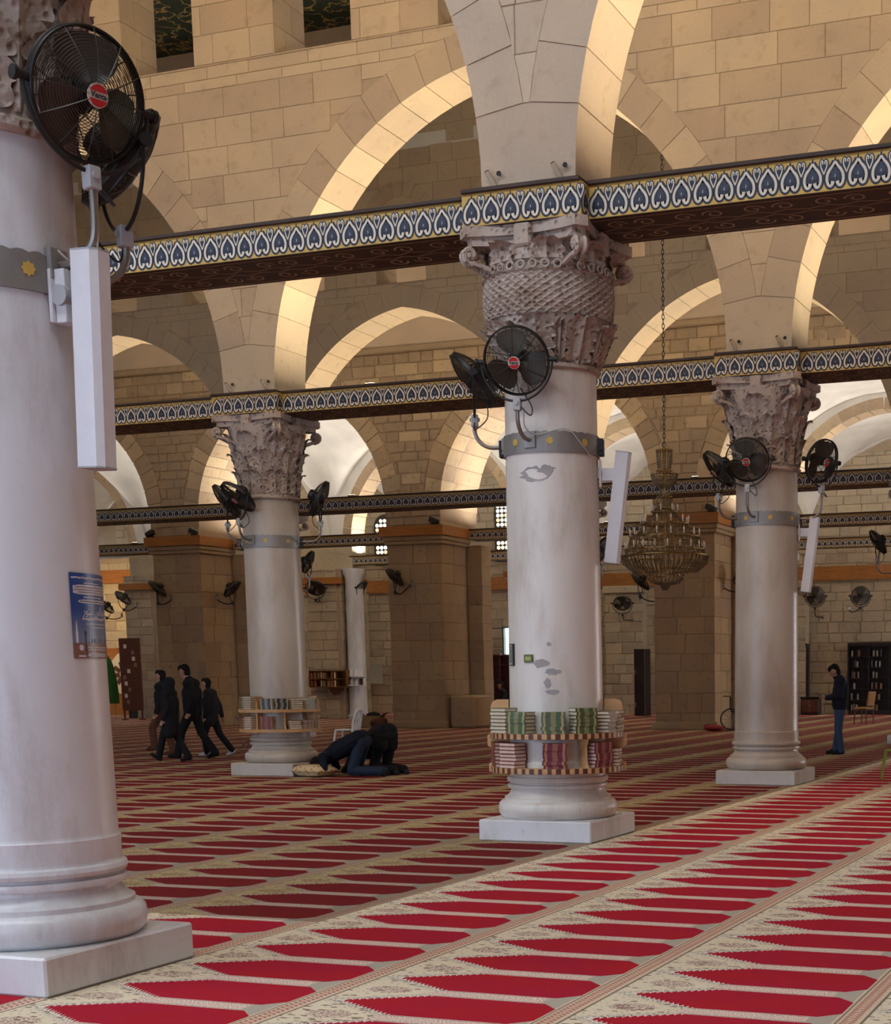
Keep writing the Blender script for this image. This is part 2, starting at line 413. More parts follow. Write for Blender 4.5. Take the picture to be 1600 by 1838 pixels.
# ------------------------------------------------------------------ arcades
XC = [-6.02+8.3*k for k in range(-4, 3)]
ROWY = dict(A=13.62, B=21.17, C=33.6)
class Arch:
    def __init__(s, c, h, e, z0, w): s.c, s.h, s.e, s.z0, s.w = c, h, e, z0, w; s.r = h+e; s.pa = math.acos(e/s.r)
    def pt(s, side, phi, off=0):     # side -1 left, +1 right
        rr = s.r+off
        return (s.c+side*(rr*math.cos(phi)-s.e), s.z0+rr*math.sin(phi))
    def half(s, z, off=0):           # half opening at height z
        if z <= s.z0: return s.h+off
        q = (s.r+off)**2-(z-s.z0)**2
        return math.sqrt(q)-s.e if q > 0 and math.sqrt(q) > s.e else 0.0
    def apex(s, off=0): return s.z0+math.sqrt((s.r+off)**2-s.e**2)
class Stones:
    def __init__(s, parent, mat, lim=300): s.parent, s.mat, s.lim, s.items = parent, mat, lim, []
    def add(s, mb, size): s.items.append((size, mb))
    def flush(s, name='stone'):
        s.items.sort(key=lambda t: -t[0])
        for sz, mb in s.items[:s.lim]: mb.build(name, s.mat, s.parent)
        if len(s.items) > s.lim:
            M_ = MB()
            for sz, mb in s.items[s.lim:]: M_.add(mb.v, mb.f)
            o = M_.build('small_'+name+'_field', s.mat, s.parent); o['kind'] = 'stuff'
def plate(poly, y0, th, g=.005, bev=.006, rough=0):
    """stone with a slightly bevelled face, poly in (x,z), front at y0 (towards -y)"""
    cx = sum(p[0] for p in poly)/len(poly); cz = sum(p[1] for p in poly)/len(poly)
    def ins(d):
        out = []
        for px_, pz in poly:
            dx, dz = px_-cx, pz-cz; 
            out.append((px_-math.copysign(min(d, abs(dx)), dx), pz-math.copysign(min(d, abs(dz)), dz)))
        return out
    a = ins(g); b = ins(g+bev); n = len(poly); m = MB()
    j = (lambda: random.uniform(-rough, rough)) if rough else (lambda: 0)
    m.add([(p[0], y0+th, p[1]) for p in a]+[(p[0], y0+bev, p[1]) for p in a]+[(p[0], y0+j(), p[1]) for p in b],
          [(i, (i+1) % n, n+(i+1) % n, n+i) for i in range(n)]+[(n+i, n+(i+1) % n, 2*n+(i+1) % n, 2*n+i) for i in range(n)]+[list(range(2*n, 3*n))])
    return m
def course_stones(st, y0, th, z0, z1, Lf, Rf, wmin, wmax, front=True, g=.0035, rough=0, seed=0, bev=.005, zj=0):
    """one course between boundary functions Lf(z), Rf(z)"""
    rnd = random.Random(seed); zs = [z0, (z0+z1)/2, z1]
    lo = min(Lf(z) for z in zs); hi = max(Rf(z) for z in zs)
    x = lo-rnd.uniform(0, wmax*.6); 
    while x < hi:
        xn = x+rnd.uniform(wmin, wmax)
        if hi-xn < wmin*.55: xn = hi+.01
        left = []; right = []
        for z in zs:
            l = max(x, Lf(z)); r = min(xn, Rf(z))
            if r-l > .012: left.append((l, z)); right.append((r, z))
        if len(left) >= 2:
            if rough:
                left = [(a+rnd.uniform(-rough, rough), b+rnd.uniform(-zj, zj)) for a, b in left]; right = [(a+rnd.uniform(-rough, rough), b+rnd.uniform(-zj, zj)) for a, b in right]
            poly = left+right[::-1]
            cx = sum(p[0] for p in poly)/len(poly); ww = max(p[0] for p in poly)-min(p[0] for p in poly)
            if ww > .03 and in_view(cx, y0, (z0+z1)/2, 90):
                st.add(plate(poly, y0+(rnd.uniform(-rough, rough) if rough else rnd.uniform(-.002, .002)), th, g, bev, rough*.5), ww*(z1-z0))
        x = xn
def mass(m, arches, x0, x1, ya, yb, ztop, off=.015, zspring=5.97, seg=40):
    """solid wall over a run of arches between x0 and x1"""
    xs = set([x0, x1])
    for a in arches:
        for i in range(seg+1):
            ph = a.pa*i/seg
            for sd in (-1, 1): xs.add(round(a.pt(sd, ph, off)[0], 5))
        xs.add(a.c)
    xs = sorted(x for x in xs if x0 <= x <= x1)
    def low(x):
        for a in arches:
            d = abs(x-a.c)
            if d < a.h+off-1e-4:
                q = (a.r+off)**2-(d+a.e)**2
                return max(zspring, a.z0+math.sqrt(max(q, 0)))
        return zspring
    for xa, xb in zip(xs[:-1], xs[1:]):
        if xb-xa < 1e-5: continue
        e_ = min(1e-4, (xb-xa)*.1); za, zb = low(xa+e_), low(xb-e_)
        m.add([(xa,ya,za),(xb,ya,zb),(xb,ya,ztop),(xa,ya,ztop),(xa,yb,za),(xb,yb,zb),(xb,yb,ztop),(xa,yb,ztop)],
              [(0,1,2,3),(7,6,5,4),(0,4,5,1),(3,2,6,7)])
        if abs(za-zspring) > 1e-3 and abs(low(xa-1e-3)-zspring) < 1e-3: m.add([(xa,ya,zspring),(xa,yb,zspring),(xa,yb,za),(xa,ya,za)], [(0,1,2,3)])
        if abs(zb-zspring) > 1e-3 and abs(low(xb+1e-3)-zspring) < 1e-3: m.add([(xb,ya,zspring),(xb,yb,zspring),(xb,yb,zb),(xb,ya,zb)], [(0,1,2,3)])
ZCOR = 10.83
def arcade(key, tag_, mat, bays, ztop, t, label_seed, upper=True, springers=()):
    Y = ROWY[key]; yf, yb = Y-t, Y+t
    arches = [Arch(-6.02+8.3*(k+.5), 3.68, .60, 6.05, .48) for k in bays]
    x0 = arches[0].c-4.15; x1 = arches[-1].c+4.15
    m = MB(); mass(m, arches, x0, x1, yf+.012, yb-.012, ZCOR-.0)
    wins = []
    if upper:
        zt = 12.9 if upper != 'arched' else 12.15
        for a in arches:
            for q in (-1, 0, 1): wins.append((a.c+q*2.767-.67, a.c+q*2.767+.67))
        xs = [x0]+[v for w in wins for v in w]+[x1]
        for i in range(0, len(xs), 2):
            if xs[i+1]-xs[i] > .01: m.box(xs[i], xs[i+1], yf+.012, yb-.012, ZCOR, zt)
        m.box(x0, x1, yf+.012, yb-.012, zt, ztop)
    else: m.box(x0, x1, yf+.012, yb-.012, ZCOR, ztop)
    wall = struct(m.build('wall_arcade_'+tag_, MORTAR))
    st = Stones(wall, mat)
    nv = 12; ph0 = .14
    for a in arches:
        dph = (a.pa-ph0)/nv
        for sd in (-1, 1):
            for i in range(nv):
                p0 = ph0+dph*i+.0012; p1 = ph0+dph*(i+1)-.0012
                mid = a.pt(sd, (p0+p1)/2)
                if not in_view(mid[0], yf, mid[1], 160): continue
                poly = [a.pt(sd, p0), a.pt(sd, (p0+p1)/2), a.pt(sd, p1)]+[a.pt(sd, p, a.w) for p in (p1, (p0+p1)/2, p0)]
                if i == nv-1: poly[2] = (a.c+sd*.003, a.apex()); poly[3] = (a.c, a.apex(a.w))
                poly = [(max(a.c-4.148, min(a.c+4.148, x)), z) for x, z in poly]
                v = MB(); v.prism(poly, yf+random.uniform(-.002, .002), yb); st.add(v, .3)
    # springer blocks over every column
    cols = sorted(set([round(a.c-4.15, 3) for a in arches]+[round(a.c+4.15, 3) for a in arches]))
    for xc in cols:
        la = [a for a in arches if abs(a.c+4.15-xc) < .01]; ra = [a for a in arches if abs(a.c-4.15-xc) < .01]
        L_ = [(xc-.47, 5.972), (xc-.47, 6.05)]; R_ = [(xc+.47, 5.972), (xc+.47, 6.05)]
        ref = (la or ra)[0]
        for ph in (.05, .1, .1385):
            dx = 4.15-(ref.r*math.cos(ph)-ref.e); z = ref.z0+ref.r*math.sin(ph); L_.append((xc-dx, z)); R_.append((xc+dx, z))
        top = ref.pt(-1, .1385, ref.w); L_.append((xc-.04, top[1])); R_.append((xc+.04, top[1]))
        if in_view(xc, yf, 6.3, 200):
            v = MB(); v.prism(L_+R_[::-1], yf, yb); st.add(v, .6)
    # spandrel courses
    z = ref.pt(-1, .1385, ref.w)[1]+.004; k = 0; h = .42
    lim = ref.apex(ref.w)
    while z < ZCOR-.05:
        z1 = min(z+h, ZCOR-.19) if z < ZCOR-.22 else ZCOR-.005
        if ZCOR-.19-z1 < .12 and z1 < ZCOR-.19: z1 = ZCOR-.19
        edges = [(x0, None)]
        if z1 <= lim+.3:
            for xc in cols:
                la = [a for a in arches if abs(a.c+4.15-xc) < .01]; ra = [a for a in arches if abs(a.c-4.15-xc) < .01]
                Lf = (lambda zz, a=la[0]: a.c+a.half(zz, a.w)) if la else (lambda zz, q=xc: q)
                Rf = (lambda zz, a=ra[0]: a.c-a.half(zz, a.w)) if ra else (lambda zz, q=xc: q)
                course_stones(st, yf, .03, z, z1, Lf, Rf, .5, 1.05, seed=label_seed*1000+k*37+int(xc*10))
        else:
            course_stones(st, yf, .03, z, z1, lambda zz: x0, lambda zz: x1, .5, 1.05, seed=label_seed*1000+k)
        k += 1; z = z1 if z1 < ZCOR-.01 else 99
    # string course
    c = MB(); c.box(x0, x1, yf-.012, yf+.03, ZCOR-.012, ZCOR+.012)
    c.build('string_course', MORTAR, wall)
    if upper:
        xs = [x0]+[v for w in wins for v in w]+[x1]; z = ZCOR+.02
        while z < 12.9 and z < zt:
            z1 = min(z+.42, zt)
            for i in range(0, len(xs), 2):
                if xs[i+1]-xs[i] > .05: course_stones(st, yf, .03, z, z1, lambda zz, q=xs[i]: q, lambda zz, q=xs[i+1]: q, .42, .85, seed=label_seed*777+k*13+i)
            k += 1; z = z1
        for wl, wr in wins:       # stones lining the visible window reveals and sills
            if not in_view(wl, yf, 11.3, 250): continue
            z = ZCOR+.02; q = 0
            while z < zt:
                z1 = min(z+.42, zt)
                ys = [yf+.002, yf+(.5 if q % 2 else .34), yb]
                for ya, yb_ in zip(ys[:-1], ys[1:]):
                    v = MB(); v.box(wl-.03, wl+.012, ya+.004, yb_-.004, z+.004, z1-.004); st.add(v, .1)
                z = z1; q += 1
            v = MB(); v.box(wl, wr, yf+.01, yb, ZCOR-.01, ZCOR+.02); st.add(v, .5)
    if upper == 'arched':
        z = zt
        while z < 15.9:
            course_stones(st, yf, .03, z, z+.42, lambda zz: x0, lambda zz: x1, .5, 1.05, seed=label_seed*555+k); k += 1; z += .42
        for wl, wr in wins:
            cx = (wl+wr)/2
            if not in_view(cx, yf, 12.6, 100): continue
            for i in range(9):
                a0, a1 = PI*i/9+.012, PI*(i+1)/9-.012
                v = MB(); v.prism([(cx+r_*math.cos(a), zt+r_*math.sin(a)) for r_, a in ((.62, a0), (.62, a1), (.98, a1), (.98, (a0+a1)/2), (.98, a0))], yf-.012, yf+.03); st.add(v, .4)
            v = MB(); v.prism([(cx+.6*math.cos(PI*i/16), zt+.6*math.sin(PI*i/16)) for i in range(17)], yf-.006, yf+.03); st.add(v, .4)
    st.flush()
    return wall, arches, wins
wA, archA, _ = arcade('A', 'front', STONE_A, range(-2, 2), 13.8, .42, 1, upper=False)
wB, archB, winB = arcade('B', 'middle', STONE_B, range(-3, 2), 13.8, .43, 2)
wC, archC, winC = arcade('C', 'nave', STONE_C, range(-4, 2), 16.75, .50, 3, upper='arched')
# ------------------------------------------------------------------ far arcade on big piers, vaulted aisles, back wall
XD = [-30.95+8.52*k for k in range(-1, 5)]
YDF, YDB = 40.45, 42.85
def rubble(st, y0, x0, x1, z0, z1, hmin, hmax, wmin, wmax, seed, Lf=None, Rf=None, rough=.014, g=.011, zj=.012):
    rnd = random.Random(seed); z = z0; k = 0
    while z < z1-.05:
        zz = min(z+rnd.uniform(hmin, hmax), z1)
        if z1-zz < hmin*.5: zz = z1
        course_stones(st, y0, .06, z, zz, Lf or (lambda q: x0), Rf or (lambda q: x1), wmin, wmax, g=g, rough=rough, seed=seed*91+k, bev=.016, zj=zj)
        z = zz; k += 1
archD = [Arch((a+b)/2, 3.33, .2, 6.5, .55) for a, b in zip(XD[:-1], XD[1:])]
m = MB(); mass(m, archD, XD[0], XD[-1], YDF+.03, YDB-.03, 13.8)
wD = struct(m.build('wall_arcade_far', MORTAR_P))
st = Stones(wD, STONE_D)
for a in archD:
    rnd = random.Random(int(a.c*10)); nv = 13
    for sd in (-1, 1):
        ph = 0
        while ph < a.pa-.02:
            p1 = min(ph+rnd.uniform(.09, .14), a.pa)
            if a.pa-p1 < .06: p1 = a.pa
            w = a.w*rnd.uniform(.9, 1.1); q0, q1 = ph+.004, p1-.004
            poly = [a.pt(sd, q0), a.pt(sd, (q0+q1)/2), a.pt(sd, q1), a.pt(sd, q1, w), a.pt(sd, (q0+q1)/2, w), a.pt(sd, q0, w)]
            poly = [(max(a.c-4.25, min(a.c+4.25, x)), z) for x, z in poly]
            if in_view(poly[1][0], YDF, poly[1][1], 120):
                ym = YDF+rnd.uniform(.6, 1.2)
                v = MB(); v.prism(poly, YDF+rnd.uniform(-.01, .012), ym-.005); st.add(v, .5)
                v = MB(); v.prism(poly, ym+.005, YDB); st.add(v, .45)
            ph = p1
for xp in XD:
    la = [a for a in archD if abs(a.c+4.26-xp) < .02]; ra = [a for a in archD if abs(a.c-4.26-xp) < .02]
    Lf = (lambda z, a=la[0]: (a.c+a.half(z, a.w)) if z > 6.5 else a.c+3.34) if la else (lambda z, q=xp: q)
    Rf = (lambda z, a=ra[0]: (a.c-a.half(z, a.w)) if z > 6.5 else a.c-3.34) if ra else (lambda z, q=xp: q)
    rubble(st, YDF, 0, 0, 6.0, 6.5, .24, .3, .3, .7, int(-xp*3), (lambda z, q=xp: q-.93), (lambda z, q=xp: q+.93))
    rubble(st, YDF, 0, 0, 6.5, 10.3, .24, .36, .3, .75, int(-xp*3)+1, Lf, Rf)
rubble(st, YDF, XD[0], XD[-1], 10.3, 10.95, .28, .36, .35, .8, 77)
st.flush()
c = MB(); c.bbox(XD[0], XD[-1], YDF-.10, YDF+.05, 10.95, 11.13, .03)
c.build('ledge', STONE_D, wD)
c = MB(); c.box(XD[0], XD[-1], YDF-.02, YDF+.04, 11.13, 13.8)
c.build('plaster_panel', PLASTER, wD)
def pier(xp, label, seed):
    t = thing('stone_pier', label, 'pier', (xp, 41.6, 0), 0, None)
    m = MB(); m.box(-.87, .87, -1.10, 1.15, 0, 5.5); m.box(-1.37, 1.37, .55, 1.13, 0, 5.5)
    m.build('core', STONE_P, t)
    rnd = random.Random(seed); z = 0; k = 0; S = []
    while z < 5.42:
        z1 = min(z+rnd.uniform(.42, .62), 5.45)
        if 5.45-z1 < .25: z1 = 5.45
        for (ax, a0, a1, face) in (('f', -.9, .9, -1.13), ('r', -1.13, .54, .9), ('p', .905, 1.40, .53), ('r', .54, 1.16, 1.40), ('l', -1.13, .54, -.9)):
            x = a0
            while x < a1-.01:
                xn = x+rnd.uniform(.45, .95)
                if a1-xn < .3: xn = a1
                poly = [(x, z), (xn, z), (xn, z1), (x, z1)]
                poly = [(p+rnd.uniform(-.006, .006), q+rnd.uniform(-.006, .006)) for p, q in poly]
                poly = [(max(a0, min(a1, p)), q) for p, q in poly]
                off = rnd.uniform(-.006, .01)
                pl = plate(poly, 0, .03, .003, .010)
                vs_ = []
                for (px_, py_, pz_) in pl.v:
                    d = py_+off
                    if ax in 'fp': vs_.append((px_, face+d, pz_))
                    elif ax == 'r': vs_.append((face-d, px_, pz_))
                    else: vs_.append((face+d, px_, pz_))
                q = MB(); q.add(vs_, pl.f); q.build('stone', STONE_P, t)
                x = xn
        z = z1
    m = MB(); m.bbox(-.98, .98, -1.2, .6, 5.45, 5.56, .02); m.bbox(-1.02, 1.02, -1.25, .6, 5.56, 5.69, .02)
    m.build('stone_cornice', STONE_P, t)
    m = MB(); m.bbox(-1.07, 1.07, -1.32, .45, 5.69, 5.98, .008); m.build('wooden_cornice', ORWOOD, t)
    m = MB(); m.bbox(-1.0, 1.0, -1.24, -1.1, 0, .22, .02); m.build('foot_stone', STONE_P, t)
    return t
P1 = pier(XD[1], 'big brown stone pier with wooden cornice behind the four walking people', 11)
P2 = pier(XD[2], 'big brown stone pier with wooden cornice left of the tall central column', 12)
P3 = pier(XD[3], 'big brown stone pier with wooden cornice behind the crystal chandelier', 13)
m = MB(); m.M = T(XD[2]+1.35, 41.55, 0); m.bbox(-.42, .42, -.9, .35, 0, .98, .06)
setp(m.build('stone_block', STONE_P), 'low rounded stone block against the right foot of the brown pier', 'stone block')
# row E : plastered arcade with stone ring
XE = [-6.02+8.3*k for k in range(-5, 3)]
archE = [Arch((a+b)/2, 3.3, .2, 6.5, .35) for a, b in zip(XE[:-1], XE[1:])]
m = MB(); mass(m, archE, XE[0], XE[-1], 49.55, 50.45, 13.0, .03, 5.5)
wE = struct(m.build('wall_arcade_plastered', WHITE))
st = Stones(wE, STONE_D)
for a in archE:
    for sd in (-1, 1):
        n_ = 11
        for i in range(n_):
            q0, q1 = a.pa*i/n_+.003, a.pa*(i+1)/n_-.003
            poly = [a.pt(sd, q0), a.pt(sd, (q0+q1)/2), a.pt(sd, q1), a.pt(sd, q1, a.w), a.pt(sd, (q0+q1)/2, a.w), a.pt(sd, q0, a.w)]
            if in_view(poly[0][0], 49.5, poly[0][1], 80):
                v = MB(); v.prism(poly, 49.53, 50.46); st.add(v, .2)
st.flush()
def pierE(xp, label, seed):
    t = thing('wall_pier', label, 'pier', (xp, 50, 0))
    m = MB(); m.box(-.82, .6, -.92, .9, 0, 5.5); m.build('core', MORTAR_P, t)
    rnd = random.Random(seed); z = 0
    while z < 5.5:
        z1 = min(z+rnd.uniform(.3, .42), 5.5)
        for a0, a1, r_ in ((-.85, .42, 0), (-.95, .9, 1)):
            x = a0
            while x < a1-.01:
                xn = x+rnd.uniform(.4, .8)
                if a1-xn < .25: xn = a1
                pl = plate([(x, z), (xn, z), (xn, z1), (x, z1)], 0, .03, .008, .014)
                vs_ = [(p[0], -.95+p[1], p[2]) if not r_ else (.62-p[1], p[0], p[2]) for p in pl.v]
                q = MB(); q.add(vs_, pl.f); q.build('stone', STONE_W, t); x = xn
        z = z1
    m = MB(); m.smooth = True
    m.lathe([(.40, 0), (.40, .12), (.34, .16), (.345, .22), (.33, .28), (.33, 5.2), (.4, 5.35), (.4, 5.5)], 24, (.98, -.60, 0))
    m.build('marble_half_column', MARBLE, t)
    m = MB(); m.bbox(-.98, .7, -1.1, .9, 4.95, 5.2, .01); m.build('wooden_cornice', ORWOOD, t)
    m = MB(); m.bbox(-.88, .88, -.49, .49, 5.502, 6.6, .01); m.build('impost_stone', STONE_W, t)
pierE(XE[1], 'stone pier of the vaulted aisle in front of the golden corner', 20)
pierE(XE[2], 'stone pier with pale marble half column seen left of the brown pier', 21)
pierE(XE[3], 'stone pier of the vaulted aisle hidden behind the tall central column', 22)
pierE(XE[4], 'stone pier of the vaulted aisle hidden behind the right column', 23)
# vaults
def vault(name, x0, x1, y0, y1, zx, hx, zy, hy, cols_):
    m = MB(); m.smooth = True; ny = 16
    for xa, xb in zip(cols_[:-1], cols_[1:]):
        nx = 20; vs_ = []; hw = (xb-xa)/2; hd = (y1-y0)/2
        for j in range(ny+1):
            for i in range(nx+1):
                dx = math.sin(PI/2*(2*i/nx-1)); dy = math.sin(PI/2*(2*j/ny-1))
                z = max(zx+hx*math.sqrt(max(0, 1-dx*dx)), zy+hy*math.sqrt(max(0, 1-dy*dy)))
                vs_.append(((xa+xb)/2+dx*hw, (y0+y1)/2+dy*hd, z))
        m.add(vs_, [(j*(nx+1)+i, j*(nx+1)+i+1, (j+1)*(nx+1)+i+1, (j+1)*(nx+1)+i) for j in range(ny) for i in range(nx)])
    return struct(m.build(name, WHITE, fixn=False))
vault('ceiling_vault_near', XE[0], XE[-1], YDB, 49.55, 6.3, 4.2, 6.6, 3.9, XE)
vault('ceiling_vault_far', XE[0], XE[-1], 50.45, 56.0, 6.3, 3.9, 6.6, 3.5, XE)
# back wall
m = MB(); m.box(-60, 14, 56.03, 56.6, 0, 11)
wK = struct(m.build('wall_back', MORTAR_P)); st = Stones(wK, STONE_W)
rubble(st, 56.0, -46, -4, 0, 9.6, .30, .42, .4, .95, 5, rough=.02, g=.01)
st.flush()
m = MB(); m.bbox(-46, -4, 55.86, 56.05, 4.98, 5.5, .01); setp(m.build('wooden_wall_band', ORWOOD, wK), 'orange varnished wooden band running along the wall')
# shallow wall pilasters
for xx, w in ((-15.0, 1.5), (-21.6, 1.6), (-34.0, 1.4)):
    q = MB(); q.box(xx-w/2+.03, xx+w/2-.03, 55.55, 56.02, 0, 4.98); q.build('pilaster_core', MORTAR_P, wK)
    s2 = Stones(wK, STONE_W); rubble(s2, 55.52, xx-w/2, xx+w/2, 0, 4.98, .34, .45, .5, .9, int(-xx), rough=.012, g=.008); s2.flush('pilaster_stone')
    q = MB(); q.box(xx+w/2-.03, xx+w/2-.001, 55.53, 56, 0, 4.98); q.box(xx-w/2+.001, xx-w/2+.03, 55.53, 56, 0, 4.98); q.build('pilaster_side', STONE_W, wK)
    q = MB(); q.bbox(xx-w/2-.06, xx+w/2+.06, 55.42, 56, 4.7, 4.98, .03); q.build('pilaster_cap', STONE_W, wK)
# left wall, right wall, ceilings
m = MB(); m.box(-61, 14, -8.6, -8, 6.5, 13.8); m.box(0.5, 14, -8.6, -8, 0, 6.5); m.box(-61, -34, -8.6, -8, 0, 6.5); struct(m.build('wall_front_light_screen', PLASTER))  # unseen wall added behind the camera; its opening is shaped to limit the daylight
m = MB(); m.box(-60.6, -60, -8, 57, 0, 13.8); struct(m.build('wall_left', PLASTER))
m = MB(); m.box(13, 13.6, -8, 57, 0, 13.8); struct(m.build('wall_right', PLASTER))
def m_ceil():
    n = NT('painted_timber_ceiling'); w = n.coords('Object'); x, y, z = n.xyz(w)
    a = n.noise(w, 2.4, 4); d, c = n.vor(w, 1.6)
    col = n.mix(n.ss((a-.5).abs(), .03, .012), (.012, .022, .016), (.24, .17, .06)); col = n.mix(n.ss(d, .12, .08), col, (.30, .2, .07))
    return n.fin(col, .6, 0, .3)
CEIL = m_ceil()
m = MB(); m.box(-61, 14, 21.1, 34.3, 16.7, 17.0); struct(m.build('ceiling_nave', CEIL))
m = MB(); m.box(-61, 14, 21.2, 21.6, 13.8, 16.75); struct(m.build('wall_nave_upper', PLASTER))
m = MB(); m.box(-61, 14, -8, 21.6, 13.8, 14.1); struct(m.build('ceiling_front_aisles', PLASTER))
m = MB(); m.box(-61, 14, 33.1, 42.9, 13.8, 14.1); struct(m.build('ceiling_far_aisle', WHITE))
# ------------------------------------------------------------------ columns
def leaf_mesh(name, w, h, curl, rf, zb, lobes=4, ns=16, nt=10, mat=None):
    """acanthus leaf following the bell radius rf(z); local x tangential, y outward"""
    m = MB(); m.smooth = True; vs_ = []
    for j in range(ns+1):
        s = j/ns; bend = max(0, (s-.72)/.28)
        env = (.70+.30*math.sin(PI*min(1, s*1.02)))*(1-.62*max(0, s-.78)/.22)
        lob = abs(math.sin(PI*lobes*s))**.55
        wid = w*env*(.74+.30*lob)
        z = zb+h*(s-.10*bend*bend); out = .010+.03*s*s+curl*bend**1.6
        if s > .93: z -= (s-.93)*h*1.1
        for i in range(nt+1):
            t = 2*i/nt-1; x = wid/2*t
            rib = .026*max(0, 1-abs(t)*4)-.018*math.exp(-((abs(t)-.42)/.16)**2)+.030*abs(t)**2.5*(.35+.65*lob)
            rib += .012*math.cos(PI*lobes*2*(s-abs(t)*.12))*abs(t)*-1
            zz = z-.035*abs(t)*(lob)*h+.03*abs(t)*h
            r = rf(min(max(zz, 0), zb+h))+out+rib
            a = x/r; vs_.append((r*math.sin(a), r*math.cos(a), zz))
    fs = [(j*(nt+1)+i, j*(nt+1)+i+1, (j+1)*(nt+1)+i+1, (j+1)*(nt+1)+i) for j in range(ns) for i in range(nt)]
    m.add(vs_, fs); return m.mesh(name, mat or CAPSTONE)
def volute_mesh(name, r0, mat=None):
    """corner scroll along +y"""
    m = MB(); m.smooth = True
    for sd in (-1, 1):
        pts = []
        for i in range(26):
            t = i/25; a = -PI/2+t*2.6*PI; rr = .07*(1-t*.85)
            pts.append((sd*(.035+.02*t), .0+rr*math.cos(a)*1.0, rr*math.sin(a)))
        m.M = T(0, r0+.0, .93); m.tube([pts[0]]+pts, .024, 6)
        m.M = None; m.tube(bez([(sd*.16, .44, .62), (sd*.11, .52, .76), (sd*.05, r0-.05, .855), (sd*.035, r0, .845)], 6), .024, 6)
    m.M = T(0, r0-.02, .93); m.ball((0, 0, 0), .06, .07, .07); m.M = None
    return m.mesh(name, mat or CAPSTONE)
def abacus_mesh(name, half, z0, z1, inset=.10, n=12):
    m = MB()
    def outline(h, ins):
        pts = []; ch = .09
        for q in range(4):
            a = q*PI/2
            for i in range(n+1):
                t = -1+2*i/n; x = t*(h-ch); y = h-ins*(1-t*t)-(.0)
                pts.append((x*math.cos(-a)-y*math.sin(-a), x*math.sin(-a)+y*math.cos(-a)))
        return pts
    for (za, zb, s) in ((z0, z0+(z1-z0)*.45, -.05), (z0+(z1-z0)*.45, z1, 0)):
        p = outline(half+s, inset); m.prism(p, za, zb, 'z')
    for q in range(4):       # rosette on each side
        m.M = RZ(q*PI/2); m.bbox(-.085, .085, half-inset-.05, half-inset+.055, z0-.04, z1-.005, .02)
    m.M = None
    return m.mesh(name, CAPSTONE)
bell1 = lambda z: .44+.16*max(0, z/.95)**1.5
CAP = dict(
    bell=None)
def bell_mesh(name, prof, n=48):
    m = MB(); m.smooth = True; m.lathe(prof, n); return m.mesh(name, CAPSTONE)
ME_BELL = bell_mesh('bell', [(.46, -.05), (.485, -.03), (.485, .0), (.455, .02)]+[(bell1(z*.1), .02+z*.1) for z in range(1, 11)])
ME_L1 = leaf_mesh('leaf_low', .37, .40, .055, bell1, .02, 4, 26, 16); ME_L2 = leaf_mesh('leaf_high', .38, .72, .07, bell1, .03, 6, 34, 16)
ME_L3 = leaf_mesh('leaf_small', .34, .40, .06, bell1, .56, 4, 22, 14)
ME_VOL = volute_mesh('volute', .78); ME_AB = abacus_mesh('abacus', .64, 1.0, 1.16)
# basket capital of the tall central column
def bell2(z): return .45+.155*math.sin(min(1, max(0, z)/.62)*PI/2)*1.0-.06*max(0, (z-.66)/.4)
def basket_mesh():
    m = MB(); m.smooth = True; n = 320; zz = [.40+.0058*i for i in range(64)]; vs_ = []
    for z in zz:
        for i in range(n):
            a = 2*PI*i/n; k = 40
            u = (a*k/(2*PI)+z*17) % 1.0; v = (a*k/(2*PI)-z*17) % 1.0
            s1 = max(0, 1-abs(u-.5)*4); s2 = max(0, 1-abs(v-.5)*4)
            over = (math.floor(a*k/(2*PI)+z*17)+math.floor(a*k/(2*PI)-z*17)) % 2
            h = max(s1*(1.15 if over else .8), s2*(.8 if over else 1.15))
            r = bell2(z)+.022*min(1, h*1.2); vs_.append((r*math.cos(a), r*math.sin(a), z))
    m.add(vs_, [(j*n+i, j*n+(i+1) % n, (j+1)*n+(i+1) % n, (j+1)*n+i) for j in range(len(zz)-1) for i in range(n)])
    return m.mesh('basket_weave', CAPSTONE)
def bead_mesh():
    m = MB(); m.smooth = True
    for i in range(34):
        a = 2*PI*i/34; M_ = RZ(a) @ T(0, bell2(.80)+.02, .80)
        m.M = M_; m.tube([(.036*math.cos(q*PI/4), .012, .034*math.sin(q*PI/4)) for q in range(8)], .011, 5, closed=True); m.M = None
    m.lathe([(bell2(.75)+.005, .745), (bell2(.75)+.035, .755), (bell2(.75)+.005, .765)], 64, cap=False)
    m.lathe([(bell2(.84)+.005, .838), (bell2(.84)+.035, .848), (bell2(.84)+.005, .858)], 64, cap=False)
    return m.mesh('bead_ring', CAPSTONE)
COLS = {}
def base_profile(rs): return [(.50, .19), (.55, .207), (.580, .24), (.592, .295), (.582, .345), (.555, .372), (.530, .378), (.530, .405), (.512, .412), (.478, .44), (.462, .478), (.462, .492), (.492, .496), (.497, .515), (.492, .534), (.468, .54), (.468, .553), (.496, .558), (.504, .580), (.496, .602), (.474, .612), (.472, .625)]
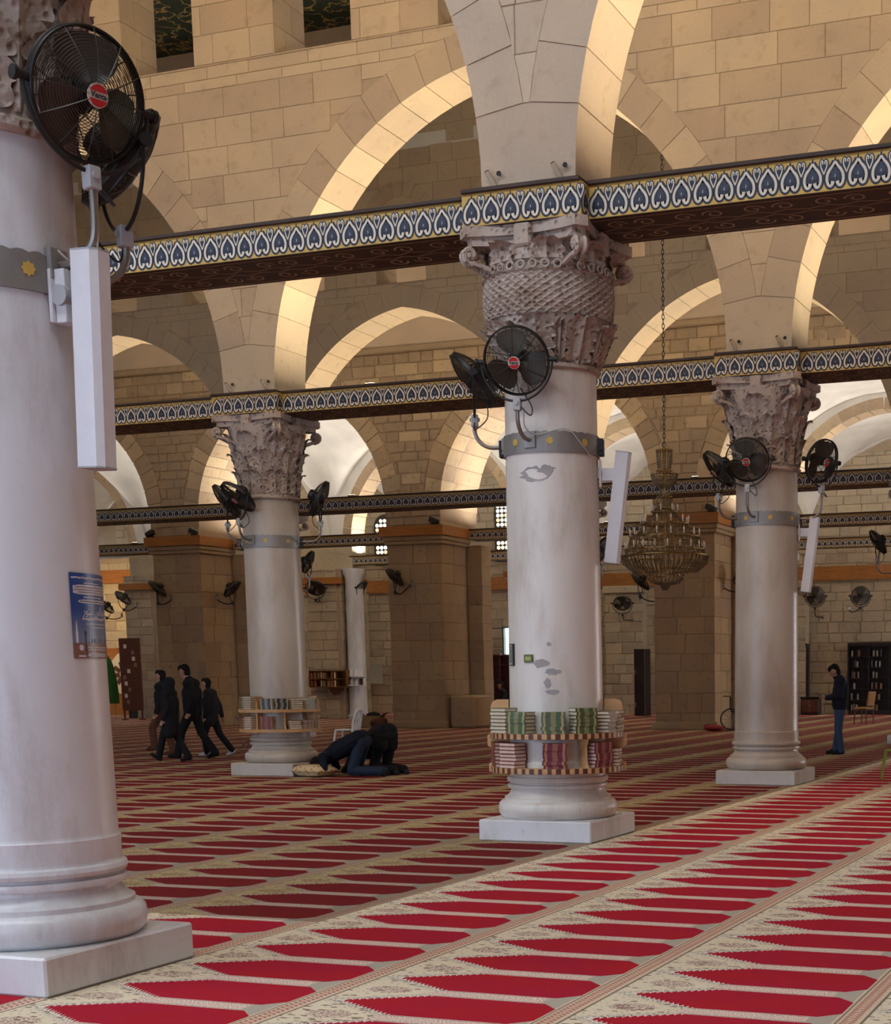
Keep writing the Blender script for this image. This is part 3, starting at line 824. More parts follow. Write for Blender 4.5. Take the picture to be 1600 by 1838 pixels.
def column(key, x, y, label, zband, zneck, kind=1, mat=MARBLE, mb=None, rb=.462, rt=.438, patches=()):
    t = thing('marble_column', label, 'column', (x, y, 0)); COLS[key] = t
    m = MB(); m.bbox(-.59, .59, -.59, .59, 0, .205, .012); m.build('plinth', MARBLE_V if mat is not MARBLE_W else MARBLE_V2, t)
    m = MB(); m.smooth = True; m.lathe(base_profile(rb), 64); m.build('base', mat, t)
    m = MB(); m.smooth = True
    zt = zneck
    m.lathe([(rb+.010, .62), (rb+.012, .745), (rb+.002, .755), (rb, .77)]+[(rb+(rt-rb)*i/12, .77+(zt-.77)*i/12) for i in range(1, 13)], 64); m.build('shaft', mat, t)
    rr = rb+(rt-rb)*(zband-.77)/(zt-.77)
    # steel band with scalloped upper edge and gold stars
    m = MB(); n = 96; r0 = rr+.008; vs_ = []
    for i in range(n):
        a = 2*PI*i/n; sc = .012*abs(math.sin(a*16))-.006
        for z, r in ((-.1, rr-.01), (-.1, r0+.01), (.085+sc, r0+.01), (.085+sc, rr-.01)): vs_.append((r*math.cos(a), r*math.sin(a), zband+z))
    m.add(vs_, [(i*4+k, ((i+1) % n)*4+k, ((i+1) % n)*4+k+1, i*4+k+1) for i in range(n) for k in range(3)])
    band = m.build('steel_band', STEEL, t)
    m = MB()
    for i in range(8):
        a = 2*PI*i/8+math.radians(-68.4); m.M = T(0, 0, zband) @ RZ(a+PI/2) @ T(0, -(r0+.014), 0)
        m.prism([(((.038 if q % 2 == 0 else .028))*math.cos(q*PI/8), ((.038 if q % 2 == 0 else .028))*math.sin(q*PI/8)) for q in range(16)], 0, .006); m.M = None
    m.build('gold_star', GOLDP, band)
    m = MB()
    for a in (15, 195):
        m.M = RZ(math.radians(a)); m.bbox(r0-.01, r0+.055, -.05, .05, zband-.09, zband+.07, .006); m.cyl((r0+.03, -.09, zband-.03), (r0+.03, .09, zband-.03), .012); m.M = None
    m.build('band_clamp', BLACK, band)
    # capital
    cap = bpy.data.objects.new('capital', None); COL.objects.link(cap); cap.parent = t; cap.location = (0, 0, zneck)
    sc = (5.652-zneck)/1.16
    cap.scale = (1, 1, sc)
    if kind == 1:
        place('bell', ME_BELL, cap)
        for i in range(8):
            place('acanthus_leaf', ME_L2, cap, rot=(0, 0, (i+.5)*PI/4)); place('acanthus_leaf', ME_L1, cap, rot=(0, 0, i*PI/4))
            place('small_leaf', ME_L3, cap, rot=(0, 0, i*PI/4))
    else:
        me = bell_mesh('bell', [(.45, -.05), (.475, -.035), (.475, -.005), (.45, .015)]+[(bell2(z*.05), .02+z*.05) for z in range(1, 20)]+[(.56, 1.0)]); place('bell', me, cap)
        l1 = leaf_mesh('leaf_low', .36, .44, .025, bell2, .0, 5, 30, 16); l2 = leaf_mesh('leaf_top', .34, .24, .10, bell2, .80, 3, 20, 14); lp = leaf_mesh('pine_leaf', .12, .36, .05, bell2, .02, 6)
        for i in range(8):
            place('acanthus_leaf', l1, cap, rot=(0, 0, (i+.25)*PI/4)); place('palm_leaf', lp, cap, rot=(0, 0, (i+.75)*PI/4)); place('acanthus_leaf', l2, cap, rot=(0, 0, (i+.5)*PI/4))
        place('basket_weave', basket_mesh(), cap); place('bead_ring', bead_mesh(), cap)
    for q in range(4): place('corner_volute', ME_VOL, cap, rot=(0, 0, PI/4+q*PI/2))
    place('abacus', ME_AB, cap)
    return t
C1P, C2P, C3P, C4P = (-6.02, 6.476), (-6.02, 13.62), (-14.32, 21.17), (-6.02, 21.17)
column('C1', *C1P, 'nearest white marble column with blue poster and large fans at the left edge', 3.61, 4.30)
column('C2', *C2P, 'tall central white marble column with basket weave capital and two tier bookshelf', 3.75, 4.45, 2, MARBLE_C, MARBLE)
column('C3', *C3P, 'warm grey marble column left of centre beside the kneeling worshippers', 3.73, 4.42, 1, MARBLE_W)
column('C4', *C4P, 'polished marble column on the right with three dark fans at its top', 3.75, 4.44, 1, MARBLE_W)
for k, key in ((-2, 'K2'), (-1, 'K1'), (0, 'K0'), (-3, 'K3')):
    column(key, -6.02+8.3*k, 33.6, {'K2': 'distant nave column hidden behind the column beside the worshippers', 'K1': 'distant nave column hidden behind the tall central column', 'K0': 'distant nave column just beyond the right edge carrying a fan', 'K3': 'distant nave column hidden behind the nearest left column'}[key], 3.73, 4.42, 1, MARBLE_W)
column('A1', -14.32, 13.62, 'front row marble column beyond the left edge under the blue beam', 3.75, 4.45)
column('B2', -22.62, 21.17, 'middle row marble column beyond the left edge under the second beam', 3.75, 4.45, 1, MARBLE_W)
# patches, sign and frame on the central column
def cyl_patch(name, parent, mat, outline, r, z0, a0, th=.003):
    """flat patch wrapped on a shaft; outline in (arc metres, z) about angle a0 and height z0"""
    m = MB(); n = len(outline); vs_ = []
    for rr in (r-.004, r+th):
        for s_, z in outline:
            a = a0+s_/r; vs_.append((rr*math.cos(a), rr*math.sin(a), z0+z))
    m.add(vs_, [list(range(n, 2*n))]+[(i, (i+1) % n, n+(i+1) % n, n+i) for i in range(n)])
    return m.build(name, mat, parent)
def blob(w, h, seed, n=18, rough=.45):
    r_ = random.Random(seed); return [((w/2)*math.cos(2*PI*i/n)*(1-r_.random()*rough), (h/2)*math.sin(2*PI*i/n)*(1-r_.random()*rough)) for i in range(n)]
t = COLS['C2']; rad = math.radians
for w, h, z, a, sd in ((.36, .16, 3.45, -89, 1), (.2, .10, 3.49, -73, 2), (.20, .10, 1.70, -84, 3), (.2, .07, 1.62, -70, 4), (.09, .12, 1.51, -76, 5), (.18, .06, 1.43, -71, 6), (.06, .05, 1.88, -74, 7)):
    cyl_patch('repair_patch', t, REPAIR, blob(w, h, sd), .4625-.0075*(z-.77)/1.2, z, rad(a))
# ------------------------------------------------------------------ painted tie beams
def frieze_unit(m, x0, u, zb, h, y):
    """one spade-and-heart ornament, m.cur: 0 gold 1 navy 2 blue 3 cream"""
    X = lambda a: x0+a*u; Z = lambda b: zb+b*h
    side = [(.10, .30), (.13, .22), (.21, .18), (.30, .22), (.36, .34), (.34, .48), (.25, .60), (.12, .70), (0, .82)]
    sm = [tuple(p) for p in [(q.x, q.y) for q in bez([(a, b, 0) for a, b in side], 3)]]
    L = [(X(-a), Z(b)) for a, b in sm]; R_ = [(X(a), Z(b)) for a, b in sm]
    m.cur = 1
    m.flat(L[2:]+R_[::-1][1:-2], y-.0010)
    m.ribbon(L, u*.30, y-.0014); m.ribbon(R_, u*.30, y-.0014)
    m.flat([(X(-.13), Z(.70)), (X(.13), Z(.70)), (X(0), Z(.97))], y-.0012)
    m.cur = 3
    wd = [u*.115]*len(sm); wd[0] = u*.15; wd[1] = wd[2] = u*.155
    for q in range(len(sm)-5, len(sm)): wd[q] = u*.10
    m.ribbon(L, wd, y-.003); m.ribbon(R_, wd, y-.003)
    m.cur = 2
    m.flat([(X(a), Z(b)) for a, b in ((0, .26), (.05, .38), (.19, .40), (.14, .48), (.19, .54), (.07, .56), (0, .70), (-.07, .56), (-.19, .54), (-.14, .48), (-.19, .40), (-.05, .38))], y-.0034)
    m.cur = 3
    m.flat([(X(-.012), Z(.40)), (X(.012), Z(.40)), (X(.012), Z(.48)), (X(-.012), Z(.48))], y-.0038)
    # heart scroll between two units
    hs = [(0, .50), (.06, .60), (.125, .70), (.14, .81), (.09, .87), (.045, .83), (.06, .77)]
    hm = [(q.x, q.y) for q in bez([(a, b, 0) for a, b in hs], 3)]
    m.cur = 1
    m.flat([(X(.5), Z(.40)), (X(.66), Z(.72)), (X(.64), Z(.88)), (X(.5), Z(.86)), (X(.36), Z(.88)), (X(.34), Z(.72))], y-.0018)
    for sg in (-1, 1):
        pts = [(X(.5+sg*a), Z(b)) for a, b in hm]
        m.cur = 1; m.ribbon(pts, u*.16, y-.0022); m.cur = 3; m.ribbon(pts, u*.052, y-.0034)
def frieze_mesh(name, L, n):
    m = MB(); u = L/n; m.cur = 0
    for i in range(n): frieze_unit(m, -L/2+u*(i+.5), u, -.014, .305, 0)
    return m.mesh(name, [GOLDP, NAVY, NAVY2, CREAMP])
LB = 8.3-1.18
ME_FR = frieze_mesh('frieze', LB, 36); ME_FB = frieze_mesh('frieze_block', 1.18, 6)
def soffit_mesh(name, L, W):
    m = MB(); n = int(L/.62); u = L/n
    for i in range(n):
        x0 = -L/2+u*(i+.5)
        for sy in (-1, 1):
            for sg in (-1, 1):
                pts = []
                for k in range(17):
                    t = k/16; a = t*2.4*PI; r = .105*(1-.75*t); pts.append((x0+sg*(.14-r*math.cos(a)*1.0), sy*W*.22+sy*r*math.sin(a)))
                m.ribbon(pts, .02, 0, 'z')
            m.ribbon([(x0-u/2, sy*W*.03), (x0-u*.2, sy*W*.10), (x0, sy*W*.03), (x0+u*.2, sy*W*.10), (x0+u/2, sy*W*.03)], .016, 0, 'z')
    for sy in (-1, 1): m.ribbon([(-L/2, sy*W*.42), (L/2, sy*W*.42)], .016, 0, 'z')
    return m.mesh(name, DKWOOD2)
ME_SF = soffit_mesh('soffit_scroll', LB, .83)
def beam_core(L, half):
    m = MB(); m.cur = 0; m.box(-L/2, L/2, -half+.002, half, 0, .30); a = m.mesh('beam_body', [DKWOOD])
    m = MB(); m.box(-L/2, L/2, -half-.001, -half+.004, .004, .30); b = m.mesh('gold_ground', [GOLDP])
    m = MB(); m.bbox(-L/2, L/2, -half-.035, half+.02, .285, .325, .008); c = m.mesh('top_moulding', [DKWOOD])
    return a, b, c
BC = beam_core(LB, .418); BB = beam_core(1.18, .59)
def beam(x, y, label, z=5.652):
    t = thing('tie_beam', label, 'beam', (x, y, z))
    place('beam_body', BC[0], t); place('gold_ground', BC[1], t); place('top_moulding', BC[2], t)
    place('painted_frieze', ME_FR, t, loc=(0, -.4205, 0)); place('soffit_scrollwork', ME_SF, t, loc=(0, 0, -.003))
    return t
def impost(x, y, label, z=5.652):
    t = thing('impost_block', label, 'beam block', (x, y, z))
    place('block_body', BB[0], t); place('gold_ground', BB[1], t); place('top_moulding', BB[2], t); place('painted_frieze', ME_FB, t, loc=(0, -.5925, 0))
    m = MB(); m.box(.589, .593, -.58, .58, .004, .29); m.build('gold_side', GOLDP, t)
    m = MB(); m.M = RZ(PI/2)
    for i in range(6): frieze_unit(m, -.59+1.18/6*(i+.5), 1.18/6, -.014, .305, -.595)
    m.build('side_frieze', [GOLDP, NAVY, NAVY2, CREAMP], t, fixn=False)
    return t
beam(-10.17, 13.62, 'large painted blue and gold tie beam left of the tall central column')
beam(-1.87, 13.62, 'large painted blue and gold tie beam right of the tall central column')
impost(-6.02, 13.62, 'painted beam block on top of the basket weave capital')
impost(-14.32, 13.62, 'painted beam block beyond the left edge on the front row')
beam(-18.47, 21.17, 'second row painted tie beam from the left edge to the left column')
beam(-10.17, 21.17, 'second row painted tie beam passing behind the tall central column')
beam(-1.87, 21.17, 'second row painted tie beam running right from the right column')
impost(-14.32, 21.17, 'painted beam block on the capital of the left of centre column')
impost(-6.02, 21.17, 'painted beam block on the capital of the right column')
for k, lb in ((-4, 'third row tie beam hidden behind the nearest left column'), (-3, 'dark third row tie beam above the big pier behind the walkers'), (-2, 'dark third row tie beam crossing in front of the pier left of the central column'), (-1, 'dark third row tie beam passing behind the crystal chandelier'), (0, 'dark third row tie beam at the far right edge')):
    beam(-6.02+8.3*(k+.5), 33.6, lb)
for k in (-3, -2, -1, 0): impost(-6.02+8.3*k, 33.6, {-3: 'beam block on the nave column behind the nearest left column', -2: 'beam block on the nave column behind the left of centre column', -1: 'beam block on the nave column behind the central column', 0: 'beam block on the nave column at the right edge'}[k])
# beams fixed between the piers of the far arcade and in the vaulted aisle
LD = 8.52-2.14
ME_FD = frieze_mesh('frieze_far', LD, 32); BD = beam_core(LD, .30); LE = 8.3-1.5; ME_FE = frieze_mesh('frieze_aisle', LE, 34); BE = beam_core(LE, .22)
def beam2(x, y, label, L, core, fr, half, z=5.66):
    t = thing('tie_beam', label, 'beam', (x, y, z))
    place('beam_body', core[0], t); place('gold_ground', core[1], t); place('top_moulding', core[2], t); place('painted_frieze', fr, t, loc=(0, -half-.0025, 0))
for a, lb in zip(archD, ('grey painted tie beam joining the pier behind the walkers on its left', 'grey painted tie beam between the two big piers left of the central column', 'grey painted tie beam between the chandelier pier and the pier left of it', 'grey painted tie beam right of the chandelier pier', None)):
    if lb: beam2(a.c, 42.3, lb, LD, BD, ME_FD, .30)
for a, lb in zip(archE[1:6], ('farthest small tie beam behind the walkers pier', 'farthest small tie beam beside the marble half column', 'farthest small tie beam under the stained glass window', 'farthest small tie beam behind the chandelier pier', 'farthest small tie beam above the bookcases on the right')):
    beam2(a.c, 49.75, lb, LE, BE, ME_FE, .22)
# the lamps that lie on the beams
m = MB(); m.bbox(-.09, .09, -.06, .06, 0, .05, .008); me_f = m.mesh('lamp_body', BLACK)
m = MB(); m.box(-.07, .07, -.045, .045, .05, .058); 
n_ = NT('lamp_glass'); n_.b.inputs['Emission Color'].default_value = (1, .85, .6, 1); n_.b.inputs['Emission Strength'].default_value = 3.0; LAMPG = n_.fin((.9, .85, .75), .3)
me_g = m.mesh('lamp_lens', LAMPG)
def lamp(x, y, z, label):
    t = thing('beam_floodlight', label, 'floodlight', (x, y, z), 0, 'floodlights lying on the beams'); place('lamp_body', me_f, t); place('lamp_lens', me_g, t)
for x, y, lb in ((-12.3, 21.0, 'small floodlight lying on the second row beam near the left arch'), (-8.9, 21.0, 'small floodlight lying on the second row beam behind the central column'), (-20.2, 33.4, 'small floodlight lying on the third row beam near the left of centre column'), (-10.1, 13.5, 'small floodlight lying on the large front beam'), (-33.9, 42.2, 'small floodlight on the grey beam at far left'), (-16.9, 42.2, 'small floodlight on the grey beam behind the chandelier'), (-11.2, 33.4, 'small floodlight lying on the third row beam behind the chandelier')):
    lamp(x, y, 5.982 if y < 41 else 5.99, lb)
# ------------------------------------------------------------------ text helper
def text_mesh(body, size, mat, ext=.0, align='CENTER', bold=0.0):
    cu = bpy.data.curves.new('txt', 'FONT'); cu.body = body; cu.size = size; cu.align_x = align; cu.align_y = 'CENTER'; cu.extrude = ext; cu.offset = bold; cu.resolution_u = 3
    o = bpy.data.objects.new('txt', cu); COL.objects.link(o)
    dg = bpy.context.evaluated_depsgraph_get(); me = bpy.data.meshes.new_from_object(o.evaluated_get(dg))
    bpy.data.objects.remove(o); bpy.data.curves.remove(cu); me.materials.clear(); me.materials.append(mat); return me
# ------------------------------------------------------------------ fans
R0 = .30
def guard_mesh(back):
    m = MB(); s = 1 if back else -1
    prof = lambda r: s*(.022+(.10 if back else .075)*(1-(r/R0)**2.4))
    for i in range(1, 23):
        r = R0*i/22.5
        m.tube([(r*math.cos(2*PI*k/40), prof(r), r*math.sin(2*PI*k/40)) for k in range(40)], .0021, 3, closed=True)
    for k in range(12):
        a = 2*PI*(k+.5*back)/12
        m.tube([(r*math.cos(a), prof(r)+s*.003, r*math.sin(a)) for r in [R0*q/7 for q in range(1, 8)]], .0034, 4)
    return m.mesh('rear_guard' if back else 'front_guard', WIRE)
def rim_mesh():
    m = MB(); m.smooth = True
    for y in (-.022, .022): m.tube([(R0*math.cos(2*PI*k/56), y, R0*math.sin(2*PI*k/56)) for k in range(56)], .0075, 6, closed=True)
    m.smooth = False; n = 56
    m.add([(R0*1.01*math.cos(2*PI*k/n), y, R0*1.01*math.sin(2*PI*k/n)) for k in range(n) for y in (-.02, .02)], [(2*k, 2*((k+1) % n), 2*((k+1) % n)+1, 2*k+1) for k in range(n)])
    return m.mesh('rim', BLACK)
def blade_mesh():
    m = MB(); m.smooth = True; nr, na = 6, 8; vs_ = []
    for i in range(nr+1):
        r = .05+(.275-.05)*i/nr; half = math.radians(24+24*math.sin(PI*min(1, i/nr*.75+.15)))
        for j in range(na+1):
            t = 2*j/na-1; a = t*half; vs_.append((r*math.cos(a), .052*t*(1-.35*i/nr)-.012*t*t, r*math.sin(a)))
    m.add(vs_, [(i*(na+1)+j, i*(na+1)+j+1, (i+1)*(na+1)+j+1, (i+1)*(na+1)+j) for i in range(nr) for j in range(na)])
    return m.mesh('blade', BLADE)
def motor_mesh():
    m = MB(); m.smooth = True; m.M = RX(-PI/2)
    m.lathe([(.01, -.075), (.05, -.07), (.058, -.05), (.058, .03)], 20); m.lathe([(.07, .04), (.085, .055), (.085, .15), (.07, .18), (.03, .19)], 20); m.M = None
    return m.mesh('motor', BLACK)
def yoke_mesh():
    m = MB(); m.smooth = True; q = R0+.035
    m.tube([(q*math.cos(PI+PI*k/28), 0, q*1.06*math.sin(PI+PI*k/28)) for k in range(29)], .0115, 7)
    for s in (-1, 1): m.cyl((s*(R0-.01), 0, 0), (s*(q+.045), 0, 0), .022, 12); m.cyl((s*(q+.03), 0, 0), (s*(q+.05), 0, 0), .034, 12)
    return m.mesh('yoke', BLACK)
ME_G0, ME_G1, ME_RIM, ME_BL, ME_MO, ME_YK = guard_mesh(0), guard_mesh(1), rim_mesh(), blade_mesh(), motor_mesh(), yoke_mesh()
m = MB(); m.M = T(0, -.101, 0) @ RX(-PI/2); m.lathe([(.056, 0), (.056, .006)], 28); m.M = None; ME_BDG = m.mesh('badge_plate', CREAMP)
m = MB()
for s in (-1, 1):
    pts = [(.050*math.cos(a), s*.050*math.sin(a)) for a in [math.asin(.017/.050)+(PI-2*math.asin(.017/.050))*k/12 for k in range(13)]]
    m.flat(pts, -.1085)
ME_BDR = m.mesh('badge_red', RED)
me_t = text_mesh('Venta', .036, NAVY, 0, 'CENTER', .0012)
for v in me_t.vertices: v.co = Vector((v.co.x, -.109, v.co.y))
ME_BDT = me_t; ME_BDT.name = 'badge_text'
CABW = m_plain('white_cable', (.6, .57, .52), .5)
def fan(label, mount, clamp, az, tilt, mz=None, badge=True, cable=None, mat=PIPE, lean=0, sc=None):
    """mount: point where the arm leaves column or wall; clamp: point under the yoke; az/tilt: where the head looks"""
    mount = Vector(mount); clamp = Vector(clamp)
    t = thing('wall_fan', label, 'fan', mount, 0, 'industrial fans on columns and piers')
    cl = clamp-mount
    # arm : from the mount outwards, bending up to the clamp
    hz = Vector((cl.x, cl.y, 0)); L = hz.length; d = hz.normalized() if L > 1e-4 else Vector((1, 0, 0))
    m = MB(); m.smooth = True
    bend = min(.14, max(.03, L*.6))
    if cl.z > .05: pts = bez([(0, 0, 0), d*max(.01, L-bend), d*(L-bend*.35)+Vector((0, 0, bend*.35)), d*L+Vector((0, 0, bend)), cl], 6)
    else: pts = bez([(0, 0, .10), (0, 0, -.02), d*(L*.25)+Vector((0, 0, -.12)), d*(L*.7)+Vector((0, 0, min(-.08, cl.z-.06))), cl], 6)
    m.tube(pts, .019, 8); m.build('arm', mat, t)
    m = MB(); m.M = RZ(math.atan2(d.y, d.x)); m.bbox(-.012, .018, -.06, .06, -.075, .075, .004); m.build('mount_plate', STEEL, t)
    sc = sc or (1.16 if mat is BLACK else 1.0); hc = cl+Vector((0, 0, .365*sc))
    if mat is BLACK: tilt = max(tilt, rad(-46))
    H = Matrix.Translation(hc) @ RZ(az+PI/2) @ Matrix.Scale(sc, 4)
    m = MB(); m.bbox(-.035, .035, -.035, .035, -.075, .035, .006); m.cyl((0, -.05, -.01), (0, .05, -.01), .018, 10)
    m.build('clamp', GREYP if mat is PIPE else BLACK, t, mat4=T(*cl) @ RZ(az+PI/2))
    place('yoke', ME_YK, t, mat4=H @ RX(lean))
    Hh = H @ RX(-tilt)
    g = place('front_guard', ME_G0, t, mat4=Hh); place('rear_guard', ME_G1, t, mat4=Hh); place('rim', ME_RIM, t, mat4=Hh); place('motor', ME_MO, t, mat4=Hh)
    for k in range(3): place('blade', ME_BL, t, mat4=Hh @ RY(2*PI*k/3+.4))
    if badge:
        b = place('badge', ME_BDG, t, mat4=Hh); place('badge_red_field', ME_BDR, b); place('badge_lettering', ME_BDT, b)
    m = MB(); m.smooth = True
    p0 = hc+Vector((0, 0, -.22))+Vector((-math.cos(az), -math.sin(az), 0))*.12; side = Vector((-math.sin(az), math.cos(az), 0))
    m.tube(bez([p0, p0+side*.10+Vector((0, 0, -.16)), cl+side*.12+Vector((0, 0, -.12)), cl+side*.02+Vector((0, 0, -.03))], 8), .006, 6); m.build('power_cable', BLACKP, t)
    if cable:
        m = MB(); m.smooth = True; m.tube(bez([Vector(c)-mount for c in cable], 8), .0055, 6); m.build('white_cable', CABW, t)
    return t
def colfan(cp, r, zb, az, reach, label, faz, tilt, dz=.30, **k):
    a = rad(az); d = Vector((math.cos(a), math.sin(a), 0)); c = Vector((cp[0], cp[1], 0))
    return fan(label, c+d*(r+.012)+Vector((0, 0, zb)), c+d*reach+Vector((0, 0, zb+dz)), rad(faz), rad(tilt), **k)
colfan(C1P, .452, 3.66, -3, .72, 'very large black fan with red badge on the nearest column', -18, -14, .40,
       cable=[(-5.52, 6.42, 3.72), (-5.47, 6.50, 3.66), (-5.40, 6.56, 3.72), (-5.30, 6.47, 3.98), (-5.28, 6.46, 4.08)])
colfan(C1P, .452, 3.66, 38, .68, 'large black fan half hidden behind the nearest column fan', 58, -34, .26, badge=False)
colfan(C2P, .448, 3.76, -92, .70, 'black fan with red badge facing forward on the tall central column', -80, -22, .30,
       cable=[(-5.99, 12.95, 4.02), (-6.02, 13.02, 3.86), (-5.95, 13.14, 3.80), (-5.72, 13.26, 3.86), (-5.62, 13.38, 3.74), (-5.57, 13.52, 3.62)])
colfan(C2P, .448, 3.76, 196, .74, 'black fan seen edge on at the left of the tall central column', 206, -42, .27)
colfan(C4P, .448, 3.76, 224, .76, 'dark fan turned left on the right column', 212, -42, .30)
colfan(C4P, .448, 3.76, -96, .72, 'dark fan facing forward in the middle of the right column', -84, -26, .38)
colfan(C4P, .448, 3.76, 8, .78, 'dark fan on the right side of the right column', -28, -20, .42)
colfan(C3P, .448, 3.74, 224, .68, 'dark fan turned left on the left of centre column', 216, -40, .26)
colfan(C3P, .448, 3.74, -98, .72, 'dark fan with its head tipped up in front of the left of centre column', -120, -50, .28)
colfan(C3P, .448, 3.74, 14, .82, 'dark fan on the right side of the left of centre column', 28, -28, .30)
colfan((-22.62, 33.6), .448, 3.74, 0, .95, 'distant fan peeping out right behind the left of centre column', 20, -25, .36)
colfan((-14.32, 33.6), .448, 3.74, -25, .98, 'distant fan peeping out right behind the tall central column', 0, -25, .36)
colfan((-6.02, 33.6), .448, 3.74, 205, .98, 'distant fan cut off by the right edge of the picture', 200, -35, .30)
fan('fan hooked on the front of the pier behind the walkers', (-31.2, 40.46, 4.08), (-31.38, 40.0, 3.93), rad(215), rad(-58), mat=BLACK, badge=False)
fan('fan hooked on the right side of the pier behind the walkers', (-30.03, 41.2, 4.08), (-29.5, 41.3, 3.95), rad(20), rad(-62), mat=BLACK, badge=False)
fan('fan hooked on the front of the pier left of the central column', (-22.55, 40.46, 4.30), (-22.85, 40.0, 4.05), rad(215), rad(-52), mat=BLACK, badge=False)
fan('fan hooked on the left side of the chandelier pier', (-14.83, 41.0, 3.75), (-15.35, 40.8, 3.78), rad(190), rad(-45), mat=BLACK, badge=False)
fan('fan behind the right column hooked on the chandelier pier', (-13.0, 41.3, 4.02), (-12.45, 41.3, 3.92), rad(0), rad(-60), mat=BLACK, badge=False)
fan('small fan on the stone pier left of the marble half column', (-31.2, 49.02, 4.42), (-31.1, 48.6, 4.38), rad(-75), rad(-50), mat=BLACK, badge=False)
fan('small fan right of the marble half column', (-30.25, 49.8, 4.25), (-29.75, 49.5, 4.38), rad(10), rad(-50), mat=BLACK, badge=False)
fan('small fan on the far wall between central column and chandelier', (-21.2, 55.5, 3.65), (-21.4, 54.9, 3.86), rad(-70), rad(-62), mat=BLACK, badge=False)
fan('small fan on the far wall pilaster left of the bookcases', (-13.6, 55.5, 3.62), (-13.75, 54.9, 3.95), rad(-70), rad(-14), mat=BLACK, badge=False)
fan('small fan with hooked arm above the bookcases', (-12.6, 55.5, 3.9), (-12.05, 54.95, 3.92), rad(-60), rad(-14), mat=BLACK, badge=False)
fan('small fan in front of the golden lit wall, lower one', (-40.6, 49.5, 4.02), (-41.25, 49.4, 3.95), rad(190), rad(-62), mat=BLACK, badge=False)
fan('small fan in front of the golden lit wall, upper one', (-38.3, 47.6, 4.30), (-38.85, 47.5, 4.15), rad(190), rad(-55), mat=BLACK, badge=False)
# ------------------------------------------------------------------ column loudspeakers
def speaker(cp, az, label, z0, z1, rr=.64, tilt=-4, mat=WHITEP, w=.17):
    t = thing('column_speaker', label, 'loudspeaker', (cp[0], cp[1], z0)); a = rad(az); t.rotation_euler = (0, 0, a)
    h = z1-z0; m = MB()
    pr = [(-.075, -w/2), (.045, -w/2), (.075, -w/2+.03), (.075, w/2-.03), (.045, w/2), (-.075, w/2)]
    M_ = T(rr+.06, 0, 0) @ RY(rad(tilt)); m.M = M_; m.prism(pr, 0, h, 'z'); m.build('cabinet', mat, t)
    m = MB(); m.M = M_; m.prism([(x*1.02, y*1.02) for x, y in pr], -.008, 0, 'z'); m.prism([(x*1.02, y*1.02) for x, y in pr], h, h+.008, 'z'); m.build('end_cap', GREYP if mat is WHITEP else mat, t)
    m = MB()
    for x0, x1 in ((.455, .475), (.475, max(.53, rr-.045)+(.10 if tilt > 5 else 0))): m.bbox(x0, x1, -.075 if x0 < .46 else -.05, .075 if x0 < .46 else .05, h-.33 if x0 < .46 or tilt < 5 else h-.27, h-.07 if x0 < .46 or tilt < 5 else h-.15, .004)
    b = m.build('wall_bracket', mat, t)
    m = MB(); m.smooth = True; m.cyl((rr-.07, -.07, h-.20), (rr-.07, .07, h-.20), .05, 18); m.build('tilt_disc', GREYP, b)
    return t
speaker(C1P, -2, 'tall white column loudspeaker bracketed to the nearest column', 2.66, 3.70, .585, 2, WHITEP, .14)
speaker(C2P, 20, 'white column loudspeaker on the right side of the tall central column', 2.66, 3.70, .505, 7)
speaker(C4P, 14, 'white column loudspeaker on the right side of the right column', 2.74, 3.78, .505, 7)
speaker((-22.62, 33.6), -5, 'grey column loudspeaker peeping out behind the left of centre column', 2.1, 3.7, .62, 1, GREYP)
# ------------------------------------------------------------------ round bookshelves
ORD = ['topmost', 'second down', 'third down', 'fourth down', 'fifth down', 'sixth down', 'seventh down', 'eighth down']
def book_meshes(L, D, H):
    m = MB(); m.box(-L/2, L/2, -D/2, D/2, 0, .004); m.box(-L/2, L/2, -D/2, D/2, H-.004, H); m.box(-L/2, L/2, -D/2-.002, -D/2+.004, 0, H); a = m
    b = MB(); b.box(-L/2+.005, L/2-.005, -D/2+.004, D/2-.006, .004, H-.004); return a, b
COVERS = {}
PAPER = m_plain('book_pages', (.74, .64, .48), .8, 0, .1, 60); PAPERP = m_plain('pinkish_pages', (.72, .54, .44), .8, 0, .1, 60)
def cover_mat(n, c, band):
    q = NT('cover_'+n); x, y, z = q.xyz(q.coords('Object'))
    f = q.ss((x.abs()-.085).abs(), .014, .008).max(q.ss(x.abs(), .03, .02)*.5)
    col = q.mix(f, c, band); return q.fin(col, .35)
CV = dict(green=cover_mat('green', (.06, .12, .05), (.45, .33, .14)), olive=cover_mat('olive', (.12, .11, .035), (.3, .24, .1)), maroon=cover_mat('maroon', (.20, .03, .03), (.36, .14, .05)),
          purple=cover_mat('purple', (.16, .03, .07), (.46, .22, .08)), brown=cover_mat('brown', (.24, .07, .02), (.4, .2, .06)), dark=cover_mat('dark', (.04, .04, .03), (.5, .45, .36)), white=cover_mat('white', (.7, .68, .64), (.5, .3, .25)))
BM = {}
